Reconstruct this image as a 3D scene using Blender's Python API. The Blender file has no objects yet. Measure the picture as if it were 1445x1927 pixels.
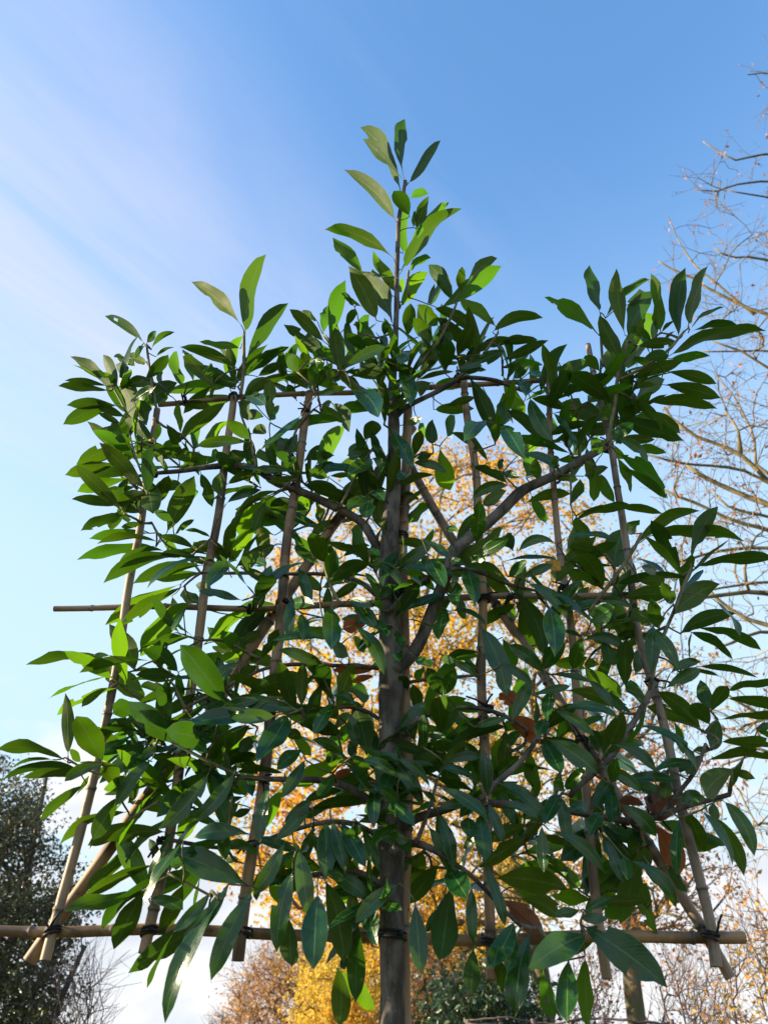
import bpy, math, random
import numpy as np
from mathutils import Vector

rad = math.radians
rng = random.Random(11)
nr = np.random.default_rng(5)
SC = bpy.context.scene
COL = SC.collection

# ------------------------------------------------------------------ camera
CAMZ = 1.65
PITCH = rad(35.0)
FPX, CX, CY = 1447.0, 722.5, 963.5          # focal length and centre of the 1445 x 1927 photo
cam_d = bpy.data.cameras.new('camera')
cam_d.sensor_fit = 'VERTICAL'
cam_d.sensor_height = 36.0
cam_d.lens = FPX / 1927 * 36
cam_d.clip_start = 0.05
cam_d.clip_end = 1500
cam_d.dof.use_dof = True
cam_d.dof.focus_distance = 1.75
cam_d.dof.aperture_fstop = 6.3
cam = bpy.data.objects.new('camera', cam_d)
cam.location = (0, 0, CAMZ)
cam.rotation_euler = (math.pi / 2 + PITCH, 0, 0)
COL.objects.link(cam)
SC.camera = cam
CAM = np.array([0, 0, CAMZ])

# ------------------------------------------------------------------ light
SUN_EL, SUN_AZ = rad(16.0), rad(-88.0)       # azimuth measured from +Y, negative = left
SUN = np.array([math.sin(SUN_AZ) * math.cos(SUN_EL), math.cos(SUN_AZ) * math.cos(SUN_EL), math.sin(SUN_EL)])
sd = bpy.data.lights.new('sun', 'SUN')
sd.energy = 5.0
sd.angle = rad(0.53)
sd.color = (1.0, 0.84, 0.58)
so = bpy.data.objects.new('sun', sd)
so.rotation_euler = Vector(SUN).to_track_quat('Z', 'Y').to_euler()
COL.objects.link(so)

world = bpy.data.worlds.new('World')
SC.world = world
world.use_nodes = True
SKY_STRENGTH = 0.15
def build_world():
    nt = world.node_tree
    nt.nodes.clear()
    N, L = nt.nodes.new, nt.links.new
    out = N('ShaderNodeOutputWorld')
    bg = N('ShaderNodeBackground')
    bg.inputs['Strength'].default_value = SKY_STRENGTH
    L(bg.outputs[0], out.inputs[0])
    sky = N('ShaderNodeTexSky')
    sky.sky_type = 'NISHITA'
    sky.sun_disc = False
    sky.sun_elevation = SUN_EL
    sky.sun_rotation = SUN_AZ
    sky.air_density = 1.0
    sky.dust_density = 0.6
    sky.ozone_density = 2.0
    def math_(op, a, b=None, c=None, clamp=False):
        m = N('ShaderNodeMath'); m.operation = op; m.use_clamp = clamp
        for i, v in enumerate((a, b, c)):
            if v is None: continue
            if isinstance(v, (int, float)): m.inputs[i].default_value = v
            else: L(v, m.inputs[i])
        return m.outputs[0]
    def mixc(f, a, b):
        m = N('ShaderNodeMix'); m.data_type = 'RGBA'
        for s, v in ((m.inputs['Factor'], f), (m.inputs[6], a), (m.inputs[7], b)):
            if isinstance(v, (int, float)): s.default_value = v
            elif isinstance(v, tuple): s.default_value = v
            else: L(v, s)
        return m.outputs[2]
    def smooth(v, lo, hi):
        m = N('ShaderNodeMapRange'); m.interpolation_type = 'SMOOTHSTEP'
        L(v, m.inputs[0]); m.inputs[1].default_value = lo; m.inputs[2].default_value = hi
        return m.outputs[0]
    tc = N('ShaderNodeTexCoord')
    sep = N('ShaderNodeSeparateXYZ')
    L(tc.outputs['Generated'], sep.inputs[0])
    X, Y, Z = sep.outputs
    tint = N('ShaderNodeMix'); tint.data_type = 'RGBA'; tint.blend_type = 'MULTIPLY'
    tint.inputs['Factor'].default_value = 1
    L(sky.outputs[0], tint.inputs[6]); tint.inputs[7].default_value = SKY_TINT
    col = tint.outputs[2]
    zc = math_('MAXIMUM', Z, 0.06)
    px, py = math_('DIVIDE', X, zc), math_('DIVIDE', Y, zc)
    # thin high cirrus in long streaks, drawn on a flat cloud layer overhead
    ca, sa = math.cos(CIRRUS_DIR), math.sin(CIRRUS_DIR)
    u = math_('ADD', math_('MULTIPLY', px, ca), math_('MULTIPLY', py, sa))
    v = math_('SUBTRACT', math_('MULTIPLY', py, ca), math_('MULTIPLY', px, sa))
    cmb = N('ShaderNodeCombineXYZ')
    L(math_('MULTIPLY', u, 0.8), cmb.inputs[0]); L(math_('MULTIPLY', v, 2.9), cmb.inputs[1])
    n1 = N('ShaderNodeTexNoise'); n1.inputs['Scale'].default_value = 1.0
    n1.inputs['Detail'].default_value = 7; n1.inputs['Roughness'].default_value = 0.52
    n1.inputs['Distortion'].default_value = 0.5
    L(cmb.outputs[0], n1.inputs['Vector'])
    cm2 = N('ShaderNodeCombineXYZ')
    L(px, cm2.inputs[0]); L(py, cm2.inputs[1]); cm2.inputs[2].default_value = 3.7
    n2 = N('ShaderNodeTexNoise'); n2.inputs['Scale'].default_value = 0.55
    n2.inputs['Detail'].default_value = 2
    L(cm2.outputs[0], n2.inputs['Vector'])
    # the cirrus sheet ends along a line; it lies over the left half of the sky
    edge = smooth(math_('ADD', v, math_('MULTIPLY', math_('SUBTRACT', n2.outputs[0], 0.5), 0.5)), 0.24, 0.80)
    streak = smooth(n1.outputs[0], 0.27, 0.70)
    cir = math_('MULTIPLY', math_('MULTIPLY', edge, math_('ADD', math_('MULTIPLY', streak, 0.78), 0.22)), CIRRUS_AMT)
    cm5 = N('ShaderNodeCombineXYZ')
    L(math_('MULTIPLY', u, 2.0), cm5.inputs[0]); L(math_('MULTIPLY', v, 9.0), cm5.inputs[1])
    n5 = N('ShaderNodeTexNoise'); n5.inputs['Scale'].default_value = 1.0
    n5.inputs['Detail'].default_value = 8; n5.inputs['Roughness'].default_value = 0.6; n5.inputs['Distortion'].default_value = 0.8
    L(cm5.outputs[0], n5.inputs['Vector'])
    cir = math_('MULTIPLY', cir, math_('ADD', math_('MULTIPLY', smooth(n5.outputs[0], 0.3, 0.7), 0.34), 0.74), None, True)
    faint = math_('MULTIPLY', math_('MULTIPLY', smooth(n1.outputs[0], 0.40, 0.75), smooth(n5.outputs[0], 0.3, 0.75)), 0.20)
    cir = math_('MULTIPLY', math_('MAXIMUM', cir, faint), smooth(Z, 0.30, 0.66))
    col = mixc(cir, col, CIRRUS_COL)
    # pale band of moist air low down
    low = smooth(Z, 0.88, 0.34)
    col = mixc(math_('MULTIPLY', low, LOW_AMT), col, LOW_COL)
    # cumulus near the horizon
    cm3 = N('ShaderNodeCombineXYZ')
    L(X, cm3.inputs[0]); L(Y, cm3.inputs[1]); L(math_('MULTIPLY', Z, 1.9), cm3.inputs[2])
    n3 = N('ShaderNodeTexNoise'); n3.inputs['Scale'].default_value = 4.2
    n3.inputs['Detail'].default_value = 7; n3.inputs['Roughness'].default_value = 0.55
    L(cm3.outputs[0], n3.inputs['Vector'])
    hz = smooth(Z, 0.42, 0.03)
    cum = math_('MULTIPLY', smooth(math_('ADD', n3.outputs[0], math_('MULTIPLY', hz, 0.26)), 0.54, 0.70), smooth(Z, 0.52, 0.30))
    n4 = N('ShaderNodeTexNoise'); n4.inputs['Scale'].default_value = 7.0
    n4.inputs['Detail'].default_value = 5
    L(cm3.outputs[0], n4.inputs['Vector'])
    ccol = mixc(smooth(n4.outputs[0], 0.35, 0.65), CUM_DARK, CUM_LIGHT)
    col = mixc(math_('MULTIPLY', cum, 0.92), col, ccol)
    L(col, bg.inputs['Color'])
S = 1.0 / SKY_STRENGTH / 2 ** 1.2
SKY_TINT = (0.90, 1.23, 1.42, 1)
CIRRUS_DIR = rad(52)
CIRRUS_AMT = 0.92
CIRRUS_COL = (0.82 * S, 0.82 * S, 0.97 * S, 1)
LOW_COL = (0.70 * S, 0.92 * S, 1.10 * S, 1)
LOW_AMT = 0.92
CUM_DARK = (0.78 * S, 0.82 * S, 0.90 * S, 1)
CUM_LIGHT = (1.08 * S, 1.06 * S, 1.06 * S, 1)
build_world()
SC.view_settings.view_transform = 'Standard'
SC.view_settings.look = 'None'
SC.view_settings.gamma = 1.0
SC.view_settings.exposure = 1.22
SC.view_settings.use_curve_mapping = False
SC.render.engine = 'CYCLES'
SC.cycles.max_bounces = 8
SC.cycles.transparent_max_bounces = 4
SC.cycles.use_denoising = True

# ------------------------------------------------------------------ helpers
def ray(px, py):
    x, y = (px - CX) / FPX, (CY - py) / FPX
    return np.array([x, math.cos(PITCH) - y * math.sin(PITCH), math.sin(PITCH) + y * math.cos(PITCH)])
def at(px, py, Y):
    """the point of the upright plane y = Y that the photo shows at (px, py)"""
    d = ray(px, py)
    return CAM + d * (Y / d[1])
def scale_at(px, py, Y):
    return Y / ray(px, py)[1] / FPX          # metres per photo pixel there
def unit(v):
    n = math.sqrt(float(np.dot(v, v)))
    return v / n if n > 1e-12 else np.array([0., 0., 1.])

class MB:
    """collects vertices and faces and links them as ONE mesh object"""
    def __init__(s):
        s.v, s.f, s.n, s.attr, s.uv = [], [], 0, [], []
    def add(s, verts, faces, val=0.0, uv=None):
        verts = np.asarray(verts, dtype=np.float32)
        s.v.append(verts)
        s.f.extend([tuple(i + s.n for i in f) for f in faces])
        s.n += len(verts)
        a = np.empty(len(verts), dtype=np.float32); a[:] = val
        s.attr.append(a)
        s.uv.append(np.asarray(uv, dtype=np.float32) if uv is not None else np.zeros((len(verts), 2), np.float32))
    def tube(s, pts, rads, sides=6, caps=True, val=0.0, hollow=False):
        P = np.asarray(pts, dtype=float); n = len(P)
        R = np.asarray(rads, dtype=float) if np.ndim(rads) else np.full(n, rads)
        T = np.gradient(P, axis=0) if n > 2 else np.tile(P[-1] - P[0], (n, 1))
        T /= np.maximum(np.linalg.norm(T, axis=1, keepdims=True), 1e-9)
        ref = np.array([0, 0, 1.]) if abs(T[0][2]) < 0.9 else np.array([1., 0, 0])
        u = np.cross(T[0], ref); u /= np.linalg.norm(u)
        ang = np.arange(sides) * 2 * math.pi / sides
        ca, sa = np.cos(ang)[:, None], np.sin(ang)[:, None]
        V = []
        arc = np.concatenate([[0], np.cumsum(np.linalg.norm(np.diff(P, axis=0), axis=1))])
        for i in range(n):
            u = u - T[i] * np.dot(u, T[i]); u /= max(np.linalg.norm(u), 1e-9)
            w = np.cross(T[i], u)
            V.append(P[i] + R[i] * (ca * u + sa * w))
        uv = np.array([[k / sides, arc[i]] for i in range(n) for k in range(sides)])
        V = np.concatenate(V)
        F = [(i * sides + k, i * sides + (k + 1) % sides, (i + 1) * sides + (k + 1) % sides, (i + 1) * sides + k)
             for i in range(n - 1) for k in range(sides)]
        if caps:
            F.append(tuple(range(sides - 1, -1, -1)))
            F.append(tuple((n - 1) * sides + k for k in range(sides)))
        s.add(V, F, val, uv)
    def build(s, name, mat, parent=None, smooth=True):
        me = bpy.data.meshes.new(name)
        V = np.concatenate(s.v) if s.v else np.zeros((0, 3))
        me.from_pydata(V.tolist(), [], s.f)
        if mat: me.materials.append(mat)
        if s.v:
            a = me.attributes.new('tint', 'FLOAT', 'POINT')
            a.data.foreach_set('value', np.concatenate(s.attr))
            UV = np.concatenate(s.uv)
            ul = me.uv_layers.new(name='UVMap')
            li = np.empty(len(me.loops), dtype=np.int32)
            me.loops.foreach_get('vertex_index', li)
            ul.data.foreach_set('uv', UV[li].ravel())
            if smooth:
                me.polygons.foreach_set('use_smooth', np.ones(len(me.polygons), dtype=bool))
        me.update()
        o = bpy.data.objects.new(name, me)
        COL.objects.link(o)
        if parent is not None:
            o.parent = parent
            o.matrix_parent_inverse = parent.matrix_basis.inverted()
        return o

def thing(name, label, cat, loc=(0, 0, 0), group=None):
    o = bpy.data.objects.new(name, None)
    o.empty_display_size = 0.2
    COL.objects.link(o)
    o.location = [float(c) for c in loc]
    o['label'] = label; o['category'] = cat
    if group: o['group'] = group
    return o
def tag(o, label, cat, group=None):
    o['label'] = label; o['category'] = cat
    if group: o['group'] = group
    return o

# ------------------------------------------------------------------ materials
class NT:
    def __init__(s, name):
        s.m = bpy.data.materials.new(name); s.m.use_nodes = True
        s.t = s.m.node_tree; s.t.nodes.clear()
        s.out = s.t.nodes.new('ShaderNodeOutputMaterial')
    def n(s, typ, **kw):
        x = s.t.nodes.new(typ)
        for k, v in kw.items(): setattr(x, k, v)
        return x
    def l(s, a, b): s.t.links.new(a, b)
    def setv(s, sock, v):
        if isinstance(v, (int, float)): sock.default_value = v
        elif isinstance(v, tuple): sock.default_value = v if len(v) == 4 else (*v, 1)
        else: s.l(v, sock)
    def math(s, op, a, b=None, clamp=False):
        m = s.n('ShaderNodeMath', operation=op, use_clamp=clamp)
        s.setv(m.inputs[0], a)
        if b is not None: s.setv(m.inputs[1], b)
        return m.outputs[0]
    def mix(s, f, a, b, blend='MIX'):
        m = s.n('ShaderNodeMix', data_type='RGBA', blend_type=blend)
        s.setv(m.inputs['Factor'], f); s.setv(m.inputs[6], a); s.setv(m.inputs[7], b)
        return m.outputs[2]
    def noise(s, vec, scale, detail=4, rough=0.55):
        x = s.n('ShaderNodeTexNoise')
        x.inputs['Scale'].default_value = scale; x.inputs['Detail'].default_value = detail
        x.inputs['Roughness'].default_value = rough
        if vec is not None: s.l(vec, x.inputs['Vector'])
        return x.outputs[0]
    def rng(s, v, lo, hi, a=0.0, b=1.0):
        m = s.n('ShaderNodeMapRange', interpolation_type='SMOOTHSTEP')
        s.l(v, m.inputs[0])
        for i, q in enumerate((lo, hi, a, b)): m.inputs[i + 1].default_value = q
        return m.outputs[0]
    def ramp(s, v, stops):
        r = s.n('ShaderNodeValToRGB'); s.l(v, r.inputs[0])
        e = r.color_ramp.elements
        while len(e) < len(stops): e.new(0.5)
        for el, (p, c) in zip(e, stops): el.position = p; el.color = (*c, 1)
        return r.outputs[0]
    def attr(s, name='tint'):
        return s.n('ShaderNodeAttribute', attribute_name=name).outputs['Fac']
    def obj(s): return s.n('ShaderNodeTexCoord').outputs['Object']
    def bump(s, h, strength=0.3, dist=0.002):
        b = s.n('ShaderNodeBump'); b.inputs['Strength'].default_value = strength
        b.inputs['Distance'].default_value = dist; s.l(h, b.inputs['Height'])
        return b.outputs[0]
    def bsdf(s, col, rough=0.6, spec=0.4, normal=None):
        b = s.n('ShaderNodeBsdfPrincipled')
        s.setv(b.inputs['Base Color'], col); s.setv(b.inputs['Roughness'], rough)
        b.inputs['Specular IOR Level'].default_value = spec
        if normal is not None: s.l(normal, b.inputs['Normal'])
        return b.outputs[0]
    def done(s, sh):
        s.l(sh, s.out.inputs[0]); return s.m

def mat_leaf(name, top, under, trans, tfac, vein_c, rough_top=0.3, rough_un=0.55, spec=0.5):
    k = NT(name)
    uv = k.n('ShaderNodeUVMap'); sp = k.n('ShaderNodeSeparateXYZ'); k.l(uv.outputs[0], sp.inputs[0])
    au = k.math('ABSOLUTE', sp.outputs[0])
    vv = sp.outputs[1]
    midrib = k.rng(au, 0.085, 0.03)
    rim = k.math('MULTIPLY', k.rng(au, 0.93, 0.99), 0.8)
    sv = k.math('SINE', k.math('SUBTRACT', k.math('MULTIPLY', vv, 58.0), k.math('MULTIPLY', au, 13.0)))
    side = k.math('MULTIPLY', k.rng(sv, 0.86, 1.0), k.rng(au, 1.0, 0.5))
    vein = k.math('MAXIMUM', k.math('MAXIMUM', k.math('MULTIPLY', midrib, 0.85), rim), k.math('MULTIPLY', side, 0.15))
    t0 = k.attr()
    lit_look = k.math('GREATER_THAN', t0, 1.5)      # extra translucency put into marked blades to stand in for backlight
    t = k.math('SUBTRACT', t0, k.math('MULTIPLY', lit_look, 2.0))
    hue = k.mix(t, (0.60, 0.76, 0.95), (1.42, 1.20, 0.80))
    back = k.n('ShaderNodeNewGeometry').outputs['Backfacing']
    nz = k.noise(k.obj(), 45, 3)
    cdark = k.mix(k.rng(nz, 0.3, 0.7), (0.82, 0.82, 0.82), (1.12, 1.12, 1.12))
    tcol = k.mix(k.math('MULTIPLY', vein, 0.75), top, vein_c)
    ucol = k.mix(k.math('MULTIPLY', vein, 0.65), under, vein_c)
    base = k.mix(back, tcol, ucol)
    base = k.mix(1.0, base, hue, 'MULTIPLY')
    base = k.mix(1.0, base, cdark, 'MULTIPLY')
    # small brown blemishes
    sp2 = k.rng(k.noise(k.obj(), 160, 1), 0.74, 0.80)
    base = k.mix(k.math('MULTIPLY', sp2, 0.6), base, (0.10, 0.055, 0.02))
    r = k.math('ADD', k.math('MULTIPLY', back, rough_un - rough_top), rough_top)
    r = k.math('ADD', r, k.math('MULTIPLY', k.math('SUBTRACT', nz, 0.5), 0.25))
    h = k.math('ADD', k.math('MULTIPLY', vein, -0.6), k.math('MULTIPLY', k.noise(k.obj(), 60, 3), 0.8))
    h = k.math('ADD', h, k.math('MULTIPLY', k.math('ABSOLUTE', sv), 0.14))
    b = k.bsdf(base, r, spec, k.bump(h, 0.35, 0.0016))
    k.setv(b.node.inputs['Specular IOR Level'], k.math('SUBTRACT', spec, k.math('MULTIPLY', back, spec * 0.72)))
    tr = k.n('ShaderNodeBsdfTranslucent')
    tc = k.mix(k.math('MULTIPLY', vein, 0.5), trans, vein_c)
    k.l(k.mix(1.0, tc, hue, 'MULTIPLY'), tr.inputs[0])
    mx = k.n('ShaderNodeMixShader')
    k.l(k.math('ADD', k.math('MULTIPLY', lit_look, 0.32), tfac), mx.inputs[0])
    k.l(b, mx.inputs[1]); k.l(tr.outputs[0], mx.inputs[2])
    return k.done(mx.outputs[0])

def mat_foliage(name, stops, tfac=0.45, rough=0.6, spec=0.3, tmul=1.0):
    k = NT(name)
    c = k.ramp(k.attr(), stops)
    b = k.bsdf(c, rough, spec)
    tr = k.n('ShaderNodeBsdfTranslucent')
    k.l(k.mix(1.0, c, (tmul, tmul, tmul * 0.8), 'MULTIPLY'), tr.inputs[0])
    mx = k.n('ShaderNodeMixShader'); mx.inputs[0].default_value = tfac
    k.l(b, mx.inputs[1]); k.l(tr.outputs[0], mx.inputs[2])
    return k.done(mx.outputs[0])

def mat_bark(name, c1, c2, c3, scale=25, rough=0.85, bumpd=0.002, moss=None):
    k = NT(name)
    o = k.obj()
    mp = k.n('ShaderNodeMapping'); k.l(o, mp.inputs[0]); mp.inputs['Scale'].default_value = (1, 1, 0.35)
    n1 = k.noise(mp.outputs[0], scale, 6, 0.65)
    n2 = k.noise(o, scale * 0.22, 3)
    n3 = k.noise(o, scale * 5, 2)
    c = k.mix(k.rng(n1, 0.38, 0.64), c1, c2)
    c = k.mix(k.math('MULTIPLY', k.rng(n2, 0.5, 0.72), 0.7), c, c3)
    c = k.mix(k.math('MULTIPLY', k.rng(n3, 0.66, 0.76), 0.5), c, tuple(min(1, q * 1.9) for q in c2))
    if moss: c = k.mix(k.math('MULTIPLY', k.rng(k.noise(o, scale * 0.5, 4), 0.45, 0.62), 0.8), c, moss)
    c = k.mix(k.math('MULTIPLY', k.rng(k.noise(o, scale * 0.4, 3), 0.55, 0.70), 0.45), c, tuple(min(1, q * 1.6) for q in c2))
    h = k.math('ADD', n1, k.math('MULTIPLY', n3, 0.4))
    return k.done(k.bsdf(c, rough, 0.25, k.bump(h, 0.7, bumpd)))

def mat_bamboo():
    k = NT('bamboo')
    uv = k.n('ShaderNodeUVMap'); sp = k.n('ShaderNodeSeparateXYZ'); k.l(uv.outputs[0], sp.inputs[0])
    o = k.obj()
    mp = k.n('ShaderNodeMapping'); k.l(uv.outputs[0], mp.inputs[0]); mp.inputs['Scale'].default_value = (14, 3, 1)
    g = k.noise(mp.outputs[0], 3.0, 5, 0.6)
    big = k.noise(o, 9, 4, 0.6)
    t0 = k.attr(); t = k.math('MINIMUM', t0, 1.0)
    node = k.math('MULTIPLY', k.math('SUBTRACT', t0, 1.0), 0.5, True)
    c = k.mix(t, (0.43, 0.265, 0.13), (0.30, 0.25, 0.20))
    c = k.mix(k.rng(g, 0.35, 0.7), k.mix(1.0, c, (0.78, 0.72, 0.66), 'MULTIPLY'), c)
    c = k.mix(k.math('MULTIPLY', k.rng(big, 0.46, 0.64), 0.8), c, (0.075, 0.042, 0.022))
    blk = k.math('MULTIPLY', k.rng(k.noise(o, 22, 5, 0.7), 0.60, 0.68), 0.8)
    c = k.mix(blk, c, (0.035, 0.024, 0.016))
    c = k.mix(k.math('MULTIPLY', node, 0.75), c, (0.06, 0.038, 0.022))
    return k.done(k.bsdf(c, 0.5, 0.35, k.bump(g, 0.25, 0.0008)))

M = {}
M['leaf'] = mat_leaf('laurel_leaf', (0.011, 0.064, 0.011), (0.052, 0.088, 0.016), (0.115, 0.290, 0.006), 0.22, (0.16, 0.23, 0.07), 0.27, 0.60, 0.5)
M['dead'] = mat_leaf('dead_leaf', (0.22, 0.065, 0.030), (0.32, 0.115, 0.055), (0.42, 0.12, 0.04), 0.25, (0.10, 0.04, 0.02), 0.55, 0.65, 0.3)
M['yellow'] = mat_leaf('yellow_leaf', (0.50, 0.28, 0.04), (0.55, 0.33, 0.07), (0.6, 0.33, 0.03), 0.35, (0.35, 0.16, 0.04), 0.5, 0.6, 0.3)
M['bark'] = mat_bark('laurel_bark', (0.058, 0.048, 0.038), (0.185, 0.158, 0.128), (0.034, 0.028, 0.021), 38, 0.8, 0.0015)
M['twig'] = mat_bark('laurel_twig', (0.10, 0.078, 0.042), (0.20, 0.175, 0.085), (0.12, 0.16, 0.055), 60, 0.65, 0.0006)
M['bamboo'] = mat_bamboo()
k = NT('rubber_tie'); M['tie'] = k.done(k.bsdf((0.012, 0.012, 0.013), 0.55, 0.4, k.bump(k.noise(k.obj(), 400, 2), 0.3, 0.0005)))
# ------------------------------------------------------------------ what was measured off the photo
# stems: (photo points x, y, radius px), depth offset from the frame's plane
TRUNK = [(737,2060,26),(738,1927,26),(737,1800,25.5),(736,1700,25),(735,1590,27),(735,1450,24.5),(734,1330,23.5),(735,1255,25),(733,1180,22),(731,1100,20.5),(735,1000,18),(740,900,15),(741,850,13),(741,780,11),(739,720,8),(742,660,6.5),(745,600,5.5),(748,500,4.6),(749,420,4.2),(757,370,3.6),(762,340,3)]
BOUGHS = [
 ([(738,1262,15),(765,1243,15),(796,1199,14),(834,1102,14),(851,1041,13.5),(900,996,13),(950,951,12.5),(980,924,12),(1049,893,10.5),(1118,855,9),(1145,836,8)], -0.012),
 ([(728,1060,9),(709,1031,10),(685,982,10),(658,965,10),(606,941,9.5),(554,920,9),(502,899,9),(484,883,8.5),(432,876,7.5),(381,879,6.5),(346,886,5.5),(300,889,4.5),(249,896,3.5)], 0.02),
 ([(742,790,6),(761,768,6),(830,733,6),(865,709,5.5),(930,716,5),(985,736,4)], 0.0),
 ([(728,1262,5),(706,1258,5),(633,1252,4.8),(554,1249,4.5),(491,1258,4),(450,1280,3.5)], 0.03),
 ([(728,1362,5),(711,1351,4.8),(690,1335,4.5),(665,1330,4.2),(588,1334,4),(543,1344,3.5)], 0.0),
 ([(735,1532,9),(720,1524,9),(689,1500,9),(644,1479,8),(595,1470,7),(519,1467,6),(450,1462,5)], 0.01),
 ([(738,1290,4),(761,1285,4.5),(813,1275,4),(896,1268,3.5)], 0.02),
 ([(738,1380,5),(755,1372,5.5),(796,1344,5),(865,1330,5),(917,1334,5),(960,1352,4.5),(990,1372,4)], 0.0),
 ([(745,1565,9),(779,1541,9.5),(848,1524,9),(882,1510,9),(923,1513,8.5),(1024,1515,8),(1089,1528,7.5),(1187,1545,7),(1232,1540,6.5),(1277,1524,6),(1340,1507,5.5),(1375,1496,5)], 0.0),
 ([(737,1606,10),(745,1594,10),(758,1586,9.5),(784,1584,8.5),(811,1592,8),(830,1606,6),(860,1624,5),(891,1647,5),(930,1690,4),(985,1752,5),(1012,1748,4)], -0.045),
 ([(780,1586,6),(786,1579,5.5),(803,1533,4.5),(814,1500,4),(822,1468,3.5)], -0.055),
 ([(728,1676,8),(708,1663,7.5),(682,1644,6.5),(647,1638,6),(598,1644,5.5),(545,1653,5)], -0.03),
 ([(400,1685,3),(391,1680,3),(350,1658,3),(318,1642,2.6)], -0.02),
 ([(728,1583,7),(708,1575,6.5),(674,1552,6),(628,1545,5.5),(583,1552,5),(533,1567,5),(484,1587,5),(425,1596,4.5),(363,1588,4.5),(311,1580,4.5)], 0.015),
 ([(726,1135,6),(706,1117,6),(685,1096,5.5),(658,1086,5),(602,1079,4.5),(520,1080,4),(450,1079,4),(415,1081,3.6),(378,1078,3)], 0.01),
 ([(730,1150,5),(744,1134,5),(772,1110,5),(817,1079,4.6),(872,1069,4.6),(903,1076,4.4),(955,1098,4),(1010,1110,3.5)], -0.03),
 ([(905,1508,7),(941,1468,7),(975,1441,6.5),(1002,1405,6),(1016,1380,5)], -0.03),
 ([(1075,1500,6),(1081,1487,6.5),(1126,1449,6.8),(1149,1424,7),(1187,1362,7),(1218,1310,7),(1230,1283,6)], -0.015),
 ([(1240,1538,5),(1262,1505,5),(1300,1464,5),(1319,1434,4.5),(1328,1400,3.5)], -0.03),
 ([(1222,1300,4),(1232,1250,4),(1243,1206,4.2),(1263,1158,4),(1284,1102,3.8),(1301,1066,3)], -0.02),
 ([(1110,1150,4),(1132,1116,4.2),(1159,1081,4.5),(1194,1030,4),(1204,1005,3)], -0.04),
 ([(640,1140,4),(623,1108,4),(612,1056,3)], -0.06),
 ([(453,745,4),(456,712,4),(459,660,3.8),(460,625,3)], -0.02),
 ([(295,795,3),(292,745,3),(285,700,3),(278,660,2.8),(277,647,2.2)], -0.01),
 ([(241,778,2.6),(228,755,2.6),(214,732,2.4)], -0.02),
 ([(266,886,2.6),(255,860,2.6),(246,832,2.4),(242,816,2)], -0.02),
 ([(346,884,2.6),(320,862,2.6),(292,842,2.4),(268,828,2)], -0.02),
 ([(484,881,3),(478,850,3),(466,808,3),(455,780,2.5)], -0.02),
 ([(1140,838,4.5),(1146,800,4.5),(1158,750,4.5),(1164,710,4.2),(1172,670,4),(1180,640,3)], -0.03),
 ([(1135,690,3.2),(1131,640,3.2),(1129,605,2.8)], -0.01),
 ([(1164,715,4),(1215,690,4),(1265,655,3.6),(1288,625,2.8)], -0.04),
 ([(769,560,2.8),(765,530,2.8),(768,510,2.6)], 0.01),
 ([(745,720,4),(790,690,4),(822,650,3.6),(850,590,3.2),(858,570,2.4)], -0.02),
 ([(745,735,4),(720,690,3.6),(710,660,3.2),(706,640,2.4)], -0.03),
 ([(700,745,4),(660,720,4),(636,685,3.5),(622,650,3)], -0.02),
 ([(860,712,4),(900,680,3.6),(930,640,3),(938,625,2.4)], -0.02),
 ([(1092,868,4),(1090,820,3.6),(1085,780,3),(1075,750,2.6)], 0.02),
 ([(905,1000,3),(895,960,2.6),(892,900,2.4),(888,850,2)], -0.03),
 ([(520,905,4),(545,840,3.4),(560,800,3),(590,770,2.4)], 0.02),
 ([(640,955,3.5),(680,880,3),(705,840,2.6)], -0.02),
 ([(415,1600,4),(432,1560,3.5),(436,1500,3)], -0.03),
 ([(450,1462,4),(400,1440,4),(340,1405,4),(300,1380,3.6)], -0.03),
 ([(240,1545,3),(255,1530,3.4),(300,1505,3.4)], -0.02),
 ([(160,1448,2.6),(128,1432,2.6),(122,1425,2)], -0.01),
 ([(205,1460,3),(160,1448,2.6)], -0.01),
 ([(450,1280,4),(420,1300,4),(390,1310,4),(350,1330,3.6)], -0.03),
 ([(378,1078,3),(345,1040,3),(310,1028,2.6),(285,985,2.4)], -0.01),
]
# canes: (photo points), radius at start / end px, depth offset, weathering 0 warm .. 1 grey
CANES = [
 ([(93,1802),(180,1440),(265,1010),(292,772)], 10, 6, 0.030, 0.55),
 ([(274,1792),(330,1480),(385,1150),(420,880),(440,742)], 10.5, 6.5, 0.030, 0.25),
 ([(452,1811),(500,1400),(537,1090),(560,880),(580,735)], 12, 7, 0.030, 0.15),
 ([(764,2040),(762,1700),(761,1450),(760,1100),(761,900),(766,770)], 14, 8.5, 0.034, 0.1),
 ([(920,1846),(912,1400),(908,1130),(893,900),(872,690)], 10.5, 6.5, 0.030, 0.05),
 ([(1142,1840),(1115,1600),(1090,1370),(1062,1110),(1045,950),(1025,664)], 10, 5, 0.030, 0.3),
 ([(1349,1818),(1338,1747),(1277,1513),(1235,1330),(1200,1170),(1170,960),(1145,845),(1107,648)], 11, 5, 0.030, 0.8),
 ([(60,1810),(190,1624),(329,1430),(520,1150),(616,1010),(706,892),(776,803)], 13, 8, 0.072, 0.1),
 ([(1370,1834),(1322,1747),(1202,1558),(990,1223),(858,1027),(768,868)], 11, 8, 0.072, 0.6),
 ([(-160,1742),(0,1749),(400,1757),(740,1762),(1100,1766),(1399,1767)], 9.5, 11, 0.052, 0.1),
 ([(107,1148),(400,1142),(735,1135),(1100,1119),(1255,1116)], 5.5, 7, 0.052, 0.35),
 ([(298,758),(450,748),(660,742),(850,722),(1010,716),(1132,712)], 5, 5, 0.052, 0.3),
]
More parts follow.
